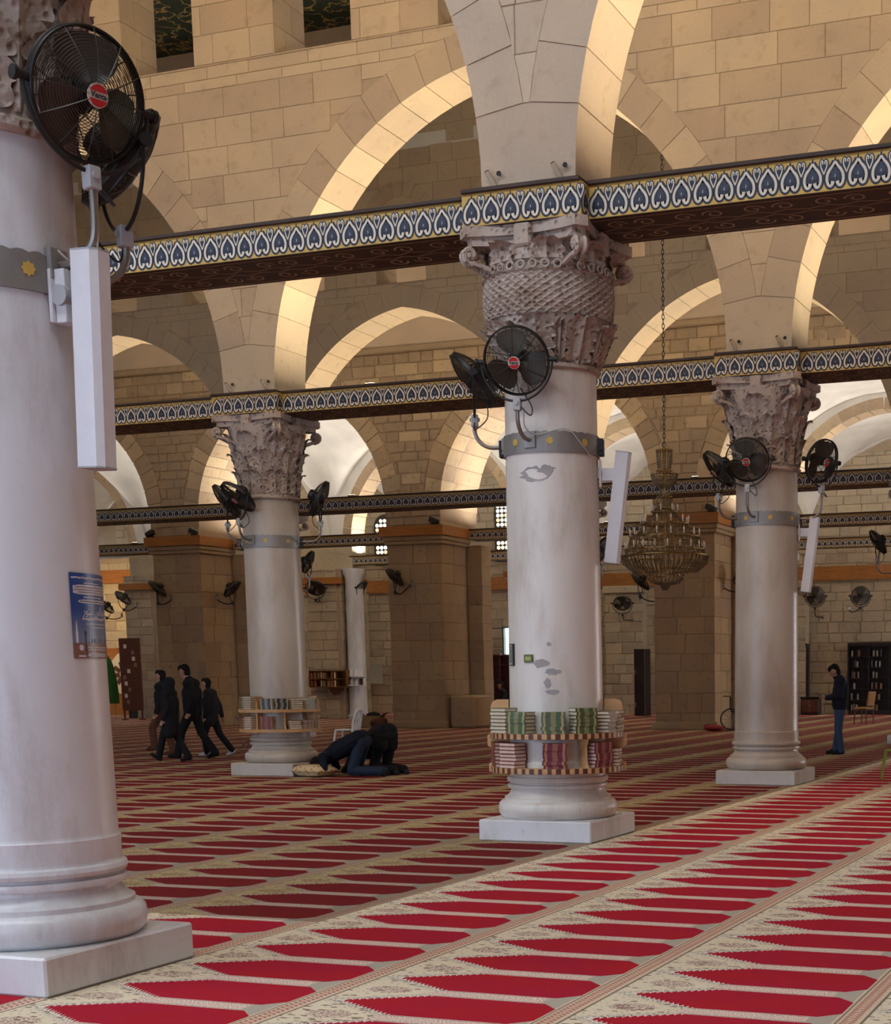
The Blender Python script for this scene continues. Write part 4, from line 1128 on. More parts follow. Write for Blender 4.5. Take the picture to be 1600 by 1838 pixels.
def stack(cp, r, az, z, n, cover, spine, label, h=.034, L=.185, D=.14, paper=PAPER, yaw=0, seed=0):
    a = rad(az); rnd = random.Random(seed+int(az*7)); key = (cover, h, paper.name, L)
    if key not in BM:
        a_, b_ = book_meshes(L, D, h); BM[key] = (a_.mesh('book_cover', CV[cover]), b_.mesh('book_pages', paper))
    for i in range(n):
        rot = a+PI/2+(0 if spine else PI)+rad(yaw)+rnd.uniform(-.04, .04)
        t = thing('book', f'{label}, {ORD[n-1-i]}', 'book', (cp[0]+math.cos(a)*(r+rnd.uniform(-.012, .012)), cp[1]+math.sin(a)*(r+rnd.uniform(-.01, .01)), z+i*(h+.0006)), rot, 'stacked books on the column shelves')
        place('cover', BM[key][0], t); place('pages', BM[key][1], t)
def panel_mesh(z0, z1, r0, r1, top):
    if top: pr = [(r0, z0), (r1+.02, z0), (r1+.02, z0+.08), (r1-.06, z0+.14), (r1-.07, z0+.2), (r1+.03, z0+.26), (r1+.03, z0+.36), (r1-.03, z0+.40), (r1-.05, z0+.47), (r1-.01, z0+.54), (r1-.01, z1-.06), (r1-.03, z1-.02), (r1-.07, z1), (r0, z1)]
    else: pr = [(r0, z0), (r1, z0), (r1-.04, z0+.06), (r1-.05, z1-.08), (r1, z1), (r0, z1)]
    m = MB(); m.prism(pr, -.011, .011); return m
def ring_shelf(cp, label, zs, panels, dividers, a0, a1, striped):  # striped: inlaid edge
    t = thing('column_bookshelf', label, 'bookshelf', (cp[0], cp[1], zs[0])); z00 = zs[0]
    for z in zs:
        n = 64; r0, r1, th = .485, .655, .050
        m = MB(); m.lathe([(r0, 0), (r1, 0), (r1, th), (r0, th), (r0, 0)], n, (0, 0, z-z00), rad(a0), rad(a1), False); sh = m.build('shelf_board', LTWOOD, t)
        if striped:
            m1 = MB(); m2 = MB(); k = 0; a = a0
            while a < a1-.1:
                s = 3.5*(1.0 if k % 3 else 1.25); q = m2 if k % 2 else m1
                q.lathe([(r1, .0), (r1+.006, .0), (r1+.006, th), (r1, th)], 2, (0, 0, z-z00), rad(a), rad(min(a+s, a1)), False); a += s; k += 1
            m1.build('pale_edge_strips', LTWOOD, sh); m2.build('dark_edge_strips', DKSTRIPE, sh)
    for az in panels: (panel_mesh(-.01, .70, .472, .66, True) if striped else panel_mesh(-.01, .57, .472, .66, False)).build('side_panel', LTWOOD, t, mat4=RZ(rad(az)))
    for az in dividers: panel_mesh(.045, zs[1]-zs[0], .485, .65, False).build('divider', LTWOOD, t, mat4=RZ(rad(az)))
    return t
CA2 = -66
ring_shelf(C2P, 'two tier wooden ring bookshelf with striped edges around the central column', (.655, .985), (198, 22), (-39,), -170, 40, True)
zt = .985+.051
for az, n, cv, sp, lb, yw, pp in ((-133, 7, 'olive', False, 'cream edged olive book in leftmost upper stack of striped shelf', 20, PAPER), (-103, 6, 'green', True, 'green spined book in second upper stack of striped shelf', 0, PAPER), (-69, 6, 'green', True, 'green red spined book in middle upper stack of striped shelf', 0, PAPER),
        (-40, 7, 'green', True, 'green spined book in fourth upper stack of striped shelf', 0, PAPER), (-9, 6, 'dark', False, 'white edged dark book in fifth upper stack of striped shelf', 12, PAPER), (16, 6, 'olive', False, 'white edged olive book in rightmost upper stack of striped shelf', -8, PAPER)):
    stack(C2P, .565, az, zt, n, cv, sp, lb, yaw=yw, paper=pp, L=.225, D=.15)
zt = .655+.051
for az, n, cv, sp, lb, yw, pp in ((-145, 7, 'maroon', True, 'maroon spined book in leftmost lower stack of striped shelf', 0, PAPERP), (-116, 7, 'maroon', False, 'pink edged maroon book in second lower stack of striped shelf', 4, PAPERP), (-69, 7, 'purple', True, 'purple gold spined book in middle lower stack of striped shelf', 6, PAPERP),
        (-21, 7, 'purple', True, 'purple spined book right of the divider on striped shelf', -4, PAPERP), (8, 5, 'maroon', False, 'white edged maroon book in rightmost lower stack of striped shelf', 6, PAPER)):
    stack(C2P, .565, az, zt, n, cv, sp, lb, yaw=yw, paper=pp, L=.225, D=.15)
ring_shelf(C3P, 'two tier plain wooden ring bookshelf around the left of centre column', (.70, 1.02), (-92, 10, 150), (-49,), -190, 60, False)
zt = 1.02+.051
for az, n, cv, sp, lb in ((-133, 6, 'olive', True, 'olive book in leftmost upper stack of plain shelf'), (-109, 6, 'olive', False, 'cream edged book in second upper stack of plain shelf'), (-75, 5, 'dark', True, 'silver banded dark book in third upper stack of plain shelf'), (-53, 5, 'dark', True, 'dark spined book in fourth upper stack of plain shelf'), (-29, 5, 'olive', False, 'pale edged book in fifth upper stack of plain shelf'), (-5, 5, 'olive', True, 'olive book in sixth upper stack of plain shelf'), (24, 5, 'dark', False, 'white edged book in rightmost upper stack of plain shelf')):
    stack(C3P, .565, az, zt, n, cv, sp, lb)
zt = .70+.051
for az, n, cv, sp, lb in ((-132, 5, 'brown', True, 'red brown book in leftmost lower stack of plain shelf'), (-110, 6, 'maroon', False, 'cream edged book in second lower stack of plain shelf'), (-76, 6, 'maroon', True, 'white banded maroon book in third lower stack of plain shelf'), (-33, 4, 'brown', False, 'pale edged book in fourth lower stack of plain shelf'), (-9, 4, 'brown', True, 'orange brown book in fifth lower stack of plain shelf'), (24, 6, 'maroon', False, 'white edged book in rightmost lower stack of plain shelf')):
    stack(C3P, .565, az, zt, n, cv, sp, lb)
# ------------------------------------------------------------------ poster on the nearest column
PBLUE = None
def poster():
    n = NT('poster_blue_print'); x, y, z = n.xyz(n.coords('Object'))
    col = n.mix(n.ss(z, 1.78, 1.98), (.20, .26, .40), (.02, .07, .30)); col = n.mix(n.ss(z, 1.782, 1.776), col, (.26, .13, .09)); PB = n.fin(col, .3)
    WH = m_plain('poster_white_print', (.72, .70, .78), .35); DKP = m_plain('poster_dark_print', (.05, .05, .07), .4)
    cx, cy = C1P; r = .4575; a0 = rad(-9.5)
    t = thing('poster', 'blue poster with white Arabic lettering stuck on the nearest column', 'poster', (cx, cy, 0))
    def W_(s, z, off=0): a = a0+s/r; return ((r+off)*math.cos(a), (r+off)*math.sin(a), z)
    w, z0, z1 = .40, 1.70, 2.14
    m = MB(); nn = 20
    for off in (.0, .002):
        pass
    m.add([W_(w*i/nn, z, o) for o in (0, .002) for z in (z0, z1) for i in range(nn+1)],
          [(i, i+1, nn+1+i+1, nn+1+i) for i in range(nn)]+[(2*(nn+1)+i, 2*(nn+1)+i+1, 3*(nn+1)+i+1, 3*(nn+1)+i) for i in range(nn)])
    m.build('sheet', PB, t)
    def rect(m_, s0, s1, za, zb, off, rn=.0):
        k = 8; m_.add([W_(s0+(s1-s0)*i/k, z+(0 if 0 < i < k else (rn if z == za else -rn)), off) for z in (za, zb) for i in range(k+1)], [(i, i+1, k+1+i+1, k+1+i) for i in range(k)])
    m = MB(); rect(m, .018, .36, 2.03, 2.08, .0028, .006); rect(m, .05, .36, 1.985, 2.004, .0028, .004); m.build('white_panels', WH, t)
    m = MB(); rnd = random.Random(3)
    def line(s0, s1, z, h, off):
        s = s0
        while s < s1:
            l = rnd.uniform(.006, .02); zz = z+rnd.uniform(-.3, .3)*h; rect(m, s, min(s+l, s1), zz-h/2, zz+h/2, off); s += l+rnd.uniform(.001, .003)
    line(.01, .36, 2.115, .008, .003); line(.10, .25, 2.089, .005, .003); line(.09, .28, 2.016, .006, .003); line(.07, .33, 1.905, .011, .003); line(.10, .33, 1.878, .005, .003); line(.14, .30, 1.86, .005, .003)
    line(.10, .33, 1.757, .006, .003); line(.10, .33, 1.745, .006, .003); rect(m, .10, .30, 1.71, 1.726, .003); rect(m, .03, .08, 1.707, 1.716, .003); m.build('small_white_print', WH, t)
    m = MB(); line(.03, .34, 2.068, .004, .0036); line(.024, .34, 2.054, .004, .0036); line(.05, .34, 2.041, .004, .0036); line(.06, .34, 1.9945, .005, .0036); line(.115, .28, 1.718, .003, .0036); m.build('small_dark_print', DKP, t)
    m = MB()      # minaret, tower and skyline
    rect(m, .018, .034, 1.78, 1.84, .0032); rect(m, .021, .031, 1.84, 1.862, .0032); m.add([W_(.021, 1.862, .0032), W_(.031, 1.862, .0032), W_(.026, 1.90, .0032)], [(0, 1, 2)])
    m.lathe([(.016, 0), (.016, .001)], 12) if False else None
    q = [(.052+.016*math.cos(2*PI*i/12), 1.755+.016*math.sin(2*PI*i/12)) for i in range(12)]; m.add([W_(s, z, .0032) for s, z in q], [list(range(12))]); m.build('white_minaret_print', WH, t)
    m = MB(); rect(m, .082, .092, 1.722, 1.84, .0034); rect(m, .078, .097, 1.82, 1.842, .0034)
    for k in range(9): rect(m, .11+k*.025, .118+k*.025, 1.78, 1.785+.02*abs(math.sin(k*2.1)), .0034)
    m.build('dark_tower_print', DKP, t)
    ar = '\uFEAD\uFEEE\uFEE8\uFEDF\uFE8D \uFEB2\uFEDF\uFE8E\uFEA0\uFEE3'
    me = text_mesh(ar, .062, WH, 0, 'LEFT', .0006)
    xs = [v.co.x for v in me.vertices]; x0, x1 = min(xs), max(xs); sc = .25/(x1-x0)
    for v in me.vertices: v.co = Vector(W_(.075+(v.co.x-x0)*sc, 1.945+v.co.y*sc*1.25, .0034))
    place('title_lettering', me, t)
poster()
# framed notice and small sign on the central column
t = thing('framed_notice', 'small dark framed notice on the left of the central column', 'notice', (C2P[0], C2P[1], 1.68), rad(-131+90))
m = MB(); m.bbox(-.045, .045, -.475, -.452, 0, .21, .003); m.build('frame', BLACKP, t); m = MB(); m.box(-.037, .037, -.4765, -.475, .01, .2); m.build('picture', m_plain('notice_print', (.2, .22, .18), .4, 0, .6, 40), t)
m = MB(); m.box(-.04, .04, -.478, -.4765, .015, .02); m.box(-.04, .04, -.478, -.4765, .19, .195); m.build('inner_line', CREAMP, t)
t = thing('small_sign', 'small green and yellow plate on the central column', 'sign', (C2P[0], C2P[1], 1.71), rad(-100+90))
m = MB(); m.bbox(-.05, .05, -.472, -.458, 0, .075, .003); m.build('plate', m_plain('green_sign', (.10, .13, .03), .4), t); m = MB(); m.flat([(-.028, .02), (.028, .02), (.034, .038), (.028, .055), (-.028, .055), (-.034, .038)], -.4735); m.build('yellow_field', m_plain('yellow_sign', (.42, .42, .10), .4), t)
# ------------------------------------------------------------------ chandelier
CRY = NT('amber_crystal'); CRY.b.inputs['Transmission Weight'].default_value = .55; CRY.b.inputs['IOR'].default_value = 1.4; CRY.b.inputs['Alpha'].default_value = .75; CRYSTAL = CRY.fin((.34, .23, .11), .12)
BULB = m_plain('frosted_bulb', (.85, .78, .66), .3); BRASS = m_plain('aged_brass', (.36, .22, .07), .3, .9)
t = thing('chandelier', 'large crystal chandelier with tiers of candle lamps hanging on a chain', 'chandelier', (-9.8, 27.4, 3.14))
m = MB(); m.smooth = True
rows = ((1.49, .25, 7), (1.27, .46, 11), (1.03, .67, 16), (.79, .76, 20))
m.cyl((0, 0, .3), (0, 0, 2.66), .022, 10)
for z, r, n in rows:
    m.tube([(r*math.cos(2*PI*k/40), r*math.sin(2*PI*k/40), z-.02) for k in range(40)], .013, 6, closed=True)
    for k in range(6): a = 2*PI*k/6; m.tube([(0, 0, z-.04), (r*math.cos(a), r*math.sin(a), z-.02)], .009, 5)
for z, r in ((.66, .83), (.42, .55), (.30, .31), (2.60, .15), (2.24, .15), (2.16, .22), (1.55, .14), (1.75, .14)): m.tube([(r*math.cos(2*PI*k/36), r*math.sin(2*PI*k/36), z) for k in range(36)], .014, 6, closed=True)
m.build('brass_frame', BRASS, t)
m = MB(); rnd = random.Random(5)
def strands(prof, n, w=.013):
    for k in range(n):
        a = 2*PI*k/n+rnd.uniform(-.02, .02); pts = []
        for i in range(len(prof)-1):
            (r0_, z0_), (r1_, z1_) = prof[i], prof[i+1]; st_ = max(1, int(math.hypot(r1_-r0_, z1_-z0_)/.045))
            for q in range(st_): f = q/st_; pts.append((r0_+(r1_-r0_)*f, z0_+(z1_-z0_)*f))
        for r_, z_ in pts: m.ball((r_*math.cos(a), r_*math.sin(a), z_), w, w, w*1.35, 4, 3)
strands([(.83, .66), (.80, .52), (.62, .38), (.54, .40)], 56, .019); strands([(.82, .64), (.7, .44)], 44, .016)
strands([(.36, .36), (.34, .24), (.27, .17), (.10, .13), (.02, .0)], 26, .018); strands([(.15, 2.60), (.12, 2.3), (.15, 2.24)], 18, .018); strands([(.25, 2.16), (.22, 2.02), (.06, 1.9)], 24, .018)
strands([(.14, 1.78), (.15, 1.52), (.22, 1.42), (.42, 1.22)], 22, .016); strands([(.44, 1.24), (.46, 1.12), (.64, .98)], 34, .016); strands([(.66, 1.0), (.68, .86), (.78, .68)], 44, .017)
o = m.build('crystal_strands', CRYSTAL, t, fixn=False); o['kind'] = 'stuff'
m = MB(); m.smooth = True; m.lathe([(.012, 0), (.012, .06), (.022, .062), (.022, .066)], 8); me_c = m.mesh('candle', CREAMP)
m = MB(); m.smooth = True; m.lathe([(.008, .066), (.017, .085), (.016, .105), (.006, .135), (.001, .145)], 8); me_b = m.mesh('bulb', BULB)
m = MB(); m.smooth = True; m.lathe([(.006, -.03), (.03, -.012), (.034, .0)], 8); me_d = m.mesh('drip_cup', CRYSTAL)
for z, r, n in rows:
    for k in range(n):
        a = 2*PI*(k+.3)/n; c = place('candle_lamp', me_c, t, loc=(r*math.cos(a), r*math.sin(a), z)); place('bulb', me_b, c); place('drip_cup', me_d, c)
m = MB(); z = 2.66; k = 0
while z < 10.6:
    q = [(.022*math.cos(2*PI*i/10), 0, .052*math.sin(2*PI*i/10)) for i in range(10)]; m.M = T(0, 0, z+.05) @ RZ(PI/2*(k % 2)+.4); m.tube(q, .0075, 5, closed=True); z += .082; k += 1
m.M = None; m.build('chain', BLACK, t)
# ------------------------------------------------------------------ people
SKIN = m_plain('skin', (.36, .20, .13), .55, 0, .05); HAIR = m_plain('dark_hair', (.010, .007, .006), .8, 0, .05, 12, .15)
CLOTH = {k: m_plain('cloth_'+k, c, .85, 0, .12, 30, .2, .15) for k, c in dict(black=(.012, .012, .014), charcoal=(.02, .02, .024), navy=(.008, .010, .02), jeans=(.035, .06, .11), darkjeans=(.02, .032, .055), green=(.02, .035, .03), white=(.55, .55, .55), brown=(.10, .04, .025)).items()}
def skinned(name, m, mat, parent, vox=.013, it=4):
    o = m.build(name, mat, parent, fixn=False)
    r = o.modifiers.new('remesh', 'REMESH'); r.mode = 'VOXEL'; r.voxel_size = vox; r.use_smooth_shade = True
    s = o.modifiers.new('smooth', 'SMOOTH'); s.factor = .5; s.iterations = it
    return o
V3 = Vector
def hand(m, wr, dirv, up, s, curl=.5, side=1):
    d = V3(dirv).normalized(); u = V3(up); u = (u-d*u.dot(d)).normalized(); w = d.cross(u)*side
    p = V3(wr); m.cone_caps(p, p+d*.045*s, .026*s, .03*s); m.cone_caps(p+d*.03*s+w*.015*s, p+d*.075*s+w*.022*s, .018*s, .016*s); m.cone_caps(p+d*.03*s-w*.015*s, p+d*.075*s-w*.022*s, .018*s, .016*s)
    for k, (off, L) in enumerate(((-.03, .055), (-.010, .075), (.010, .08), (.030, .07))):
        b = p+d*.082*s+w*off*s; c = b+(d*math.cos(curl*.6)-u*math.sin(curl*.6))*L*.55*s; e = c+(d*math.cos(curl*1.6)-u*math.sin(curl*1.6))*L*.5*s
        m.cone_caps(b, c, .0105*s, .0095*s, 6); m.cone_caps(c, e, .0095*s, .0085*s, 6)
    b = p+d*.03*s+w*.03*s; c = b+(d*.5+w*.7-u*.35).normalized()*.04*s; m.cone_caps(b, c, .013*s, .011*s, 6); m.cone_caps(c, c+(d*.9-u*.3).normalized()*.03*s, .011*s, .009*s, 6)
def head_geo(m, c, f, u, s):
    """head centred at c looking along f"""
    f = V3(f).normalized(); u = V3(u); u = (u-f*u.dot(f)).normalized(); w = u.cross(f)
    P = lambda a, b, d: V3(c)+(f*a+w*b+u*d)*s
    m.cone_caps(P(-.01, 0, .045), P(.012, 0, .03), .088*s, .086*s, 12); m.cone_caps(P(.02, 0, -.01), P(.045, 0, -.085), .075*s, .042*s, 12)
    m.cone_caps(P(.092, 0, .022), P(.112, 0, -.022), .010*s, .015*s, 6); m.cone_caps(P(.075, -.02, -.058), P(.075, .02, -.058), .012*s, .012*s, 6)
    for b in (-1, 1): m.cone_caps(P(-.005, b*.083, .02), P(.0, b*.086, -.025), .018*s, .013*s, 6); m.cone_caps(P(.075, b*.032, .033), P(.072, b*.045, .033), .016*s, .014*s, 6)
def hair_geo(m, c, f, u, s, beard=False):
    f = V3(f).normalized(); u = V3(u); u = (u-f*u.dot(f)).normalized(); w = u.cross(f)
    P = lambda a, b, d: V3(c)+(f*a+w*b+u*d)*s
    m.cone_caps(P(-.025, 0, .062), P(.035, 0, .085), .096*s, .068*s, 12); m.cone_caps(P(-.035, 0, .05), P(-.035, 0, -.035), .09*s, .07*s, 12)
    if beard: m.cone_caps(P(.055, 0, -.10), P(.05, 0, -.075), .042*s, .046*s, 10)
def person(label, loc, heading, J, top='black', legs='black', shoes='black', s=1.0, hood=False, hairm=HAIR, beard=False, coat=0.0, look=None, hands=(True, True), shoe_mat=None, barefoot=False, wide=1.0):
    t = thing('person', label, 'person', loc, heading)
    J = {k: V3(v)*s for k, v in J.items()}
    f = V3(look or (1, 0, 0)); upv = (J['head']-J['neck']).normalized() if look is None else V3((0, 0, 1))
    if look is not None and abs(f.normalized().z) > .85: upv = V3((1, 0, 0))
    W = .075*s*wide
    def torso(m, g):
        for y in (-1, 1):
            m.cone_caps(J['pel']+V3((0, y*W, 0)), J['chest']+V3((0, y*W*1.05, 0)), (.105+g)*s, (.115+g)*s, 12)
        m.cone_caps(J['shl'], J['shr'], (.062+g)*s, (.062+g)*s); m.cone_caps(J['chest'], (J['shl']+J['shr'])/2, (.12+g)*s, (.085+g)*s, 12)
    def arm(m, a, g):
        m.cone_caps(J['sh'+a], J['el'+a], (.052+g)*s, (.042+g)*s); m.cone_caps(J['el'+a], J['wr'+a], (.042+g)*s, (.031+g)*s)
    def leg(m, a, g):
        m.cone_caps(J['hi'+a], J['kn'+a], (.088+g)*s, (.060+g)*s, 12); m.cone_caps(J['kn'+a], J['an'+a], (.060+g)*s, (.042+g*1.6)*s, 12)
    m = MB(); torso(m, 0); m.cone_caps((J['shl']+J['shr'])/2, J['head'], .058*s, .055*s); head_geo(m, J['head'], f, upv, s)
    for a in 'lr':
        arm(m, a, -.004); leg(m, a, -.004)
        hd = (J['wr'+a]-J['el'+a]); up_ = J.get('hu'+a, V3((0, 0, 1)) if abs(hd.normalized().z) < .8 else V3((0, 1 if a == 'r' else -1, 0)))
        hand(m, J['wr'+a], J.get('hd'+a, hd), up_, s, .7, 1 if a == 'l' else -1)
        toe = J.get('to'+a, J['an'+a]+V3((.16, 0, -.05))*s); m.cone_caps(J['an'+a]+V3((0, 0, -.03))*s, toe, .035*s, .028*s)
    skinned('body', m, SKIN, t, .012, 3)
    m = MB(); torso(m, .036)
    for a in 'lr': arm(m, a, .02)
    if coat:
        for y in (-1, 1): m.cone_caps(J['pel']+V3((0, y*W, 0)), J['pel']+V3((0, y*W*1.1, -coat*s)), .135*s, .135*s, 12)
    m.cone_caps((J['shl']+J['shr'])/2, (J['shl']+J['shr'])/2*.6+J['head']*.4, .085*s, .075*s)
    skinned('jacket', m, CLOTH[top], t, .015)
    m = MB()
    m.cone_caps(J['hil'], J['hir'], .115*s, .115*s, 12)
    for a in 'lr': leg(m, a, .018)
    skinned('trousers', m, CLOTH[legs], t, .015)
    for a in 'lr':
        toe = J.get('to'+a, J['an'+a]+V3((.16, 0, -.05))*s); d = (toe-J['an'+a]); m = MB()
        m.cone_caps(J['an'+a]+V3((-.03, 0, -.035))*s, toe, .047*s, .038*s); m.cone_caps(J['an'+a]+V3((-.02, 0, .0))*s, toe*.5+J['an'+a]*.5, .05*s, .042*s)
        skinned('shoe', m, CLOTH[shoes], t, .013, 3)
    m = MB(); hair_geo(m, J['head'], f, upv, s, beard)
    if hood:
        m = MB(); c = J['head']; m.cone_caps(c+V3((-.03, 0, .05))*s, c+V3((-.01, 0, -.02))*s, .125*s, .12*s, 12); m.cone_caps(c+V3((-.02, 0, -.05))*s, (J['shl']+J['shr'])/2, .11*s, .13*s, 12)
    skinned('hood' if hood else 'hair', m, CLOTH[top] if hood else hairm, t, .013, 3)
    return t
STAND = dict(pel=(0, 0, .96), chest=(0, 0, 1.26), neck=(0, 0, 1.47), head=(.03, 0, 1.62), shl=(0, .19, 1.42), shr=(0, -.19, 1.42), ell=(-.04, .25, 1.14), elr=(-.04, -.25, 1.14), wrl=(.06, .25, .90), wrr=(.06, -.25, .90),
             hil=(0, .10, .93), hir=(0, -.10, .93), knl=(.02, .10, .50), knr=(.02, -.10, .50), anl=(-.02, .11, .09), anr=(-.02, -.11, .09))
def pose(**k): d = dict(STAND); d.update(k); return d
HL = rad(196)
# tall man walking
person('tall man in a long dark outfit striding left, tallest of the four walkers', (-18.72, 24.72, 0), HL,
       pose(head=(.12, 0, 1.64), neck=(.02, 0, 1.5), knl=(.20, .10, .52), anl=(.30, .10, .09), knr=(-.10, -.10, .50), anr=(-.36, -.10, .12), tol=(.46, .10, .05), tor=(-.22, -.10, .035), ell=(-.10, .25, 1.14), wrl=(-.02, .26, .90), elr=(.03, -.26, 1.14), wrr=(.18, -.24, .95)), 'black', 'black', 'black', 1.03, look=(1, 0, -.35), coat=.12, wide=1.35)
person('person in a dark hooded coat walking left between the taller men', (-18.45, 23.69, 0), HL,
       pose(head=(.02, 0, 1.60), knl=(.16, .10, .50), anl=(.26, .10, .10), tol=(.40, .10, .16), knr=(-.08, -.10, .50), anr=(-.30, -.10, .11), tor=(-.15, -.1, .035)), 'black', 'black', 'black', .905, hood=True, coat=.34, wide=1.4)
person('leftmost walker in dark clothes half hidden behind the hooded coat', (-20.1, 25.6, 0), HL,
       pose(knl=(.22, .10, .58), anl=(.20, .10, .20), tol=(.34, .10, .14), knr=(-.02, -.10, .5), anr=(-.12, -.1, .09)), 'black', 'brown', 'brown', .985)
person('boy with a cap of dark hair and white shoes walking last on the right', (-18.95, 25.6, 0), HL,
       pose(head=(.08, 0, 1.62), knl=(.14, .10, .50), anl=(.10, .10, .09), knr=(-.14, -.10, .50), anr=(-.42, -.10, .13), tor=(-.30, -.10, .035), elr=(-.12, -.25, 1.14), wrr=(-.16, -.26, .9)), 'charcoal', 'black', 'white', .89, coat=.16, wide=1.3)
tm = person('man in black jacket and jeans standing right, reading his phone', (-6.68, 28.7, 0), rad(200),
       pose(head=(.10, 0, 1.60), neck=(.02, 0, 1.48), ell=(.02, .26, 1.13), wrl=(.26, .10, 1.10), elr=(-.02, -.26, 1.12), wrr=(.25, -.06, 1.10), hdl=(.8, -.3, .2), hdr=(.9, .2, .25), knl=(.04, .10, .5), anl=(-.02, .11, .09), knr=(.0, -.10, .5), anr=(.06, -.11, .09), pel=(.0, 0, .96), chest=(-.02, 0, 1.26)), 'navy', 'jeans', 'black', 1.0, look=(.8, 0, -.55), beard=True, wide=1.3)
m = MB(); m.M = T(-6.68, 28.7, 0) @ RZ(rad(200)) @ T(.40, -.01, 1.155) @ RY(rad(-35)); m.bbox(-.075, .075, -.037, .037, 0, .009, .002)
setp(m.build('mobile_phone', BLACKP), 'small dark phone in the hand of the standing man', 'phone')
# two worshippers bowed to the floor
SUJ = dict(pel=(-.02, 0, .60), chest=(.34, 0, .42), neck=(.58, 0, .27), head=(.70, 0, .165), shl=(.54, .19, .30), shr=(.54, -.19, .30), ell=(.50, .30, .12), elr=(.50, -.30, .12), wrl=(.70, .24, .035), wrr=(.70, -.24, .035), hdl=(1, 0, 0), hdr=(1, 0, 0),
           hil=(-.06, .10, .56), hir=(-.06, -.10, .56), knl=(.10, .13, .095), knr=(.10, -.13, .095), anl=(-.36, .10, .08), anr=(-.36, -.10, .08), tol=(-.44, .10, .03), tor=(-.44, -.10, .03))
person('worshipper in navy top and jeans bowed with head to the floor', (-12.74, 21.0, 0), rad(192), SUJ, 'navy', 'darkjeans', 'black', 1.0, look=(.5, 0, -.85), wide=1.1)
person('worshipper in black robe bowed to the floor behind the one in jeans', (-12.66, 21.6, 0), rad(160), dict(SUJ, pel=(-.04, 0, .66), hil=(-.08, .10, .60), hir=(-.08, -.10, .60)), 'black', 'black', 'charcoal', 1.04, look=(.5, 0, -.85), coat=.2, wide=1.2)
# seated person behind the central column
person('person in black seated far behind the central column', (-22.35, 46.1, 0), rad(205),
       dict(pel=(0, 0, .55), chest=(-.02, 0, .85), neck=(0, 0, 1.06), head=(.05, 0, 1.22), shl=(-.01, .19, 1.0), shr=(-.01, -.19, 1.0), ell=(.02, .26, .74), elr=(.02, -.26, .74), wrl=(.26, .18, .66), wrr=(.26, -.18, .66), hil=(.02, .10, .53), hir=(.02, -.10, .53), knl=(.42, .11, .50), knr=(.42, -.11, .50), anl=(.44, .11, .09), anr=(.44, -.11, .09)), 'black', 'black', 'black', 1.0)
# cushion
n = NT('patterned_cushion'); d_, c_ = n.vor(n.coords('Object'), 16); CUSH = n.fin(n.mix(n.ss(d_, .25, .45), (.34, .20, .10), (.60, .45, .26)), .8)
m = MB(); m.smooth = True; vs_ = []
for j in range(9):
    for i in range(13):
        u, v = i/6-1, j/4-1; h = .095*(1-abs(u)**5)**.7*(1-abs(v)**5)**.7; vs_.append((u*.33, v*.22, .098+h))
k_ = len(vs_)
for j in range(9):
    for i in range(13): u, v = i/6-1, j/4-1; vs_.append((u*.33, v*.22, .098-.095*(1-abs(u)**5)**.7*(1-abs(v)**5)**.7))
fs = [(j*13+i, j*13+i+1, (j+1)*13+i+1, (j+1)*13+i) for j in range(8) for i in range(12)]; m.add(vs_, fs+[[q+k_ for q in f_[::-1]] for f_ in fs])
setp(m.build('cushion', CUSH, loc=(-13.42, 20.72, .0), rot=(0, 0, rad(-12))), 'patterned beige cushion on the carpet beside the column plinth', 'cushion')
# ------------------------------------------------------------------ chairs, stools, boxes
def mono_chair(label, loc, rz, mat, extra=None):
    t = thing('plastic_chair', label, 'chair', loc, rz)
    m = MB(); m.bbox(-.21, .21, -.22, .22, .42, .45, .01); m.bbox(-.22, .22, -.23, -.20, .39, .44, .008); m.build('seat', mat, t)
    for sx in (-1, 1):
        for sy in (-1, 1):
            m = MB(); m.tube([(sx*.19, sy*.20, .43), (sx*.215, sy*.23, .22), (sx*.235, sy*.25, 0)], [.026, .024, .02], 6); m.build('leg', mat, t)
    m = MB(); m.smooth = True; pr = bez([(-.20, -.21, .44), (-.23, -.22, .62), (-.27, -.19, .80), (-.29, -.10, .86), (-.30, 0, .875), (-.29, .10, .86), (-.27, .19, .80), (-.23, .22, .62), (-.20, .21, .44)], 6)
    m.tube(pr, .026, 8); m.build('back_frame', mat, t)
    for y in (-.08, .08):
        m = MB(); m.tube([(-.20, y, .44), (-.245, y, .64), (-.29, y, .85)], [.03, .022, .03], 6); m.build('back_slat', mat, t)
    return t
mono_chair('white plastic chair behind the bowed worshipper', (-17.55, 28.45, 0), rad(190), WHITEP)
GREEN = m_plain('lime_plastic', (.28, .36, .05), .45)
gc = mono_chair('lime green plastic chair cut off by the right edge', (-4.18, 22.25, 0), rad(150), GREEN)
m = MB(); m.M = T(-4.15, 22.25, .452) @ RZ(.3); m.bbox(-.16, .16, -.14, .14, 0, .17, .03); setp(m.build('grey_bag', m_plain('grey_cloth', (.2, .2, .21), .8)), 'grey bag lying on the lime green chair', 'bag')
def wood_chair(label, loc, rz):
    t = thing('wooden_chair', label, 'chair', loc, rz); up = m_plain('tan_upholstery', (.30, .15, .05), .8)
    m = MB(); m.bbox(-.23, .23, -.23, .23, .44, .52, .03); m.build('seat', up, t); m = MB(); m.M = T(-.22, 0, .55) @ RY(rad(-9)); m.bbox(-.03, .03, -.21, .21, 0, .45, .03); m.build('backrest', up, t)
    for sx in (-1, 1):
        for sy in (-1, 1): m = MB(); m.tube([(sx*.20, sy*.20, .45), (sx*.22, sy*.21, 0)], [.026, .018], 6); m.build('leg', DKSTRIPE, t)
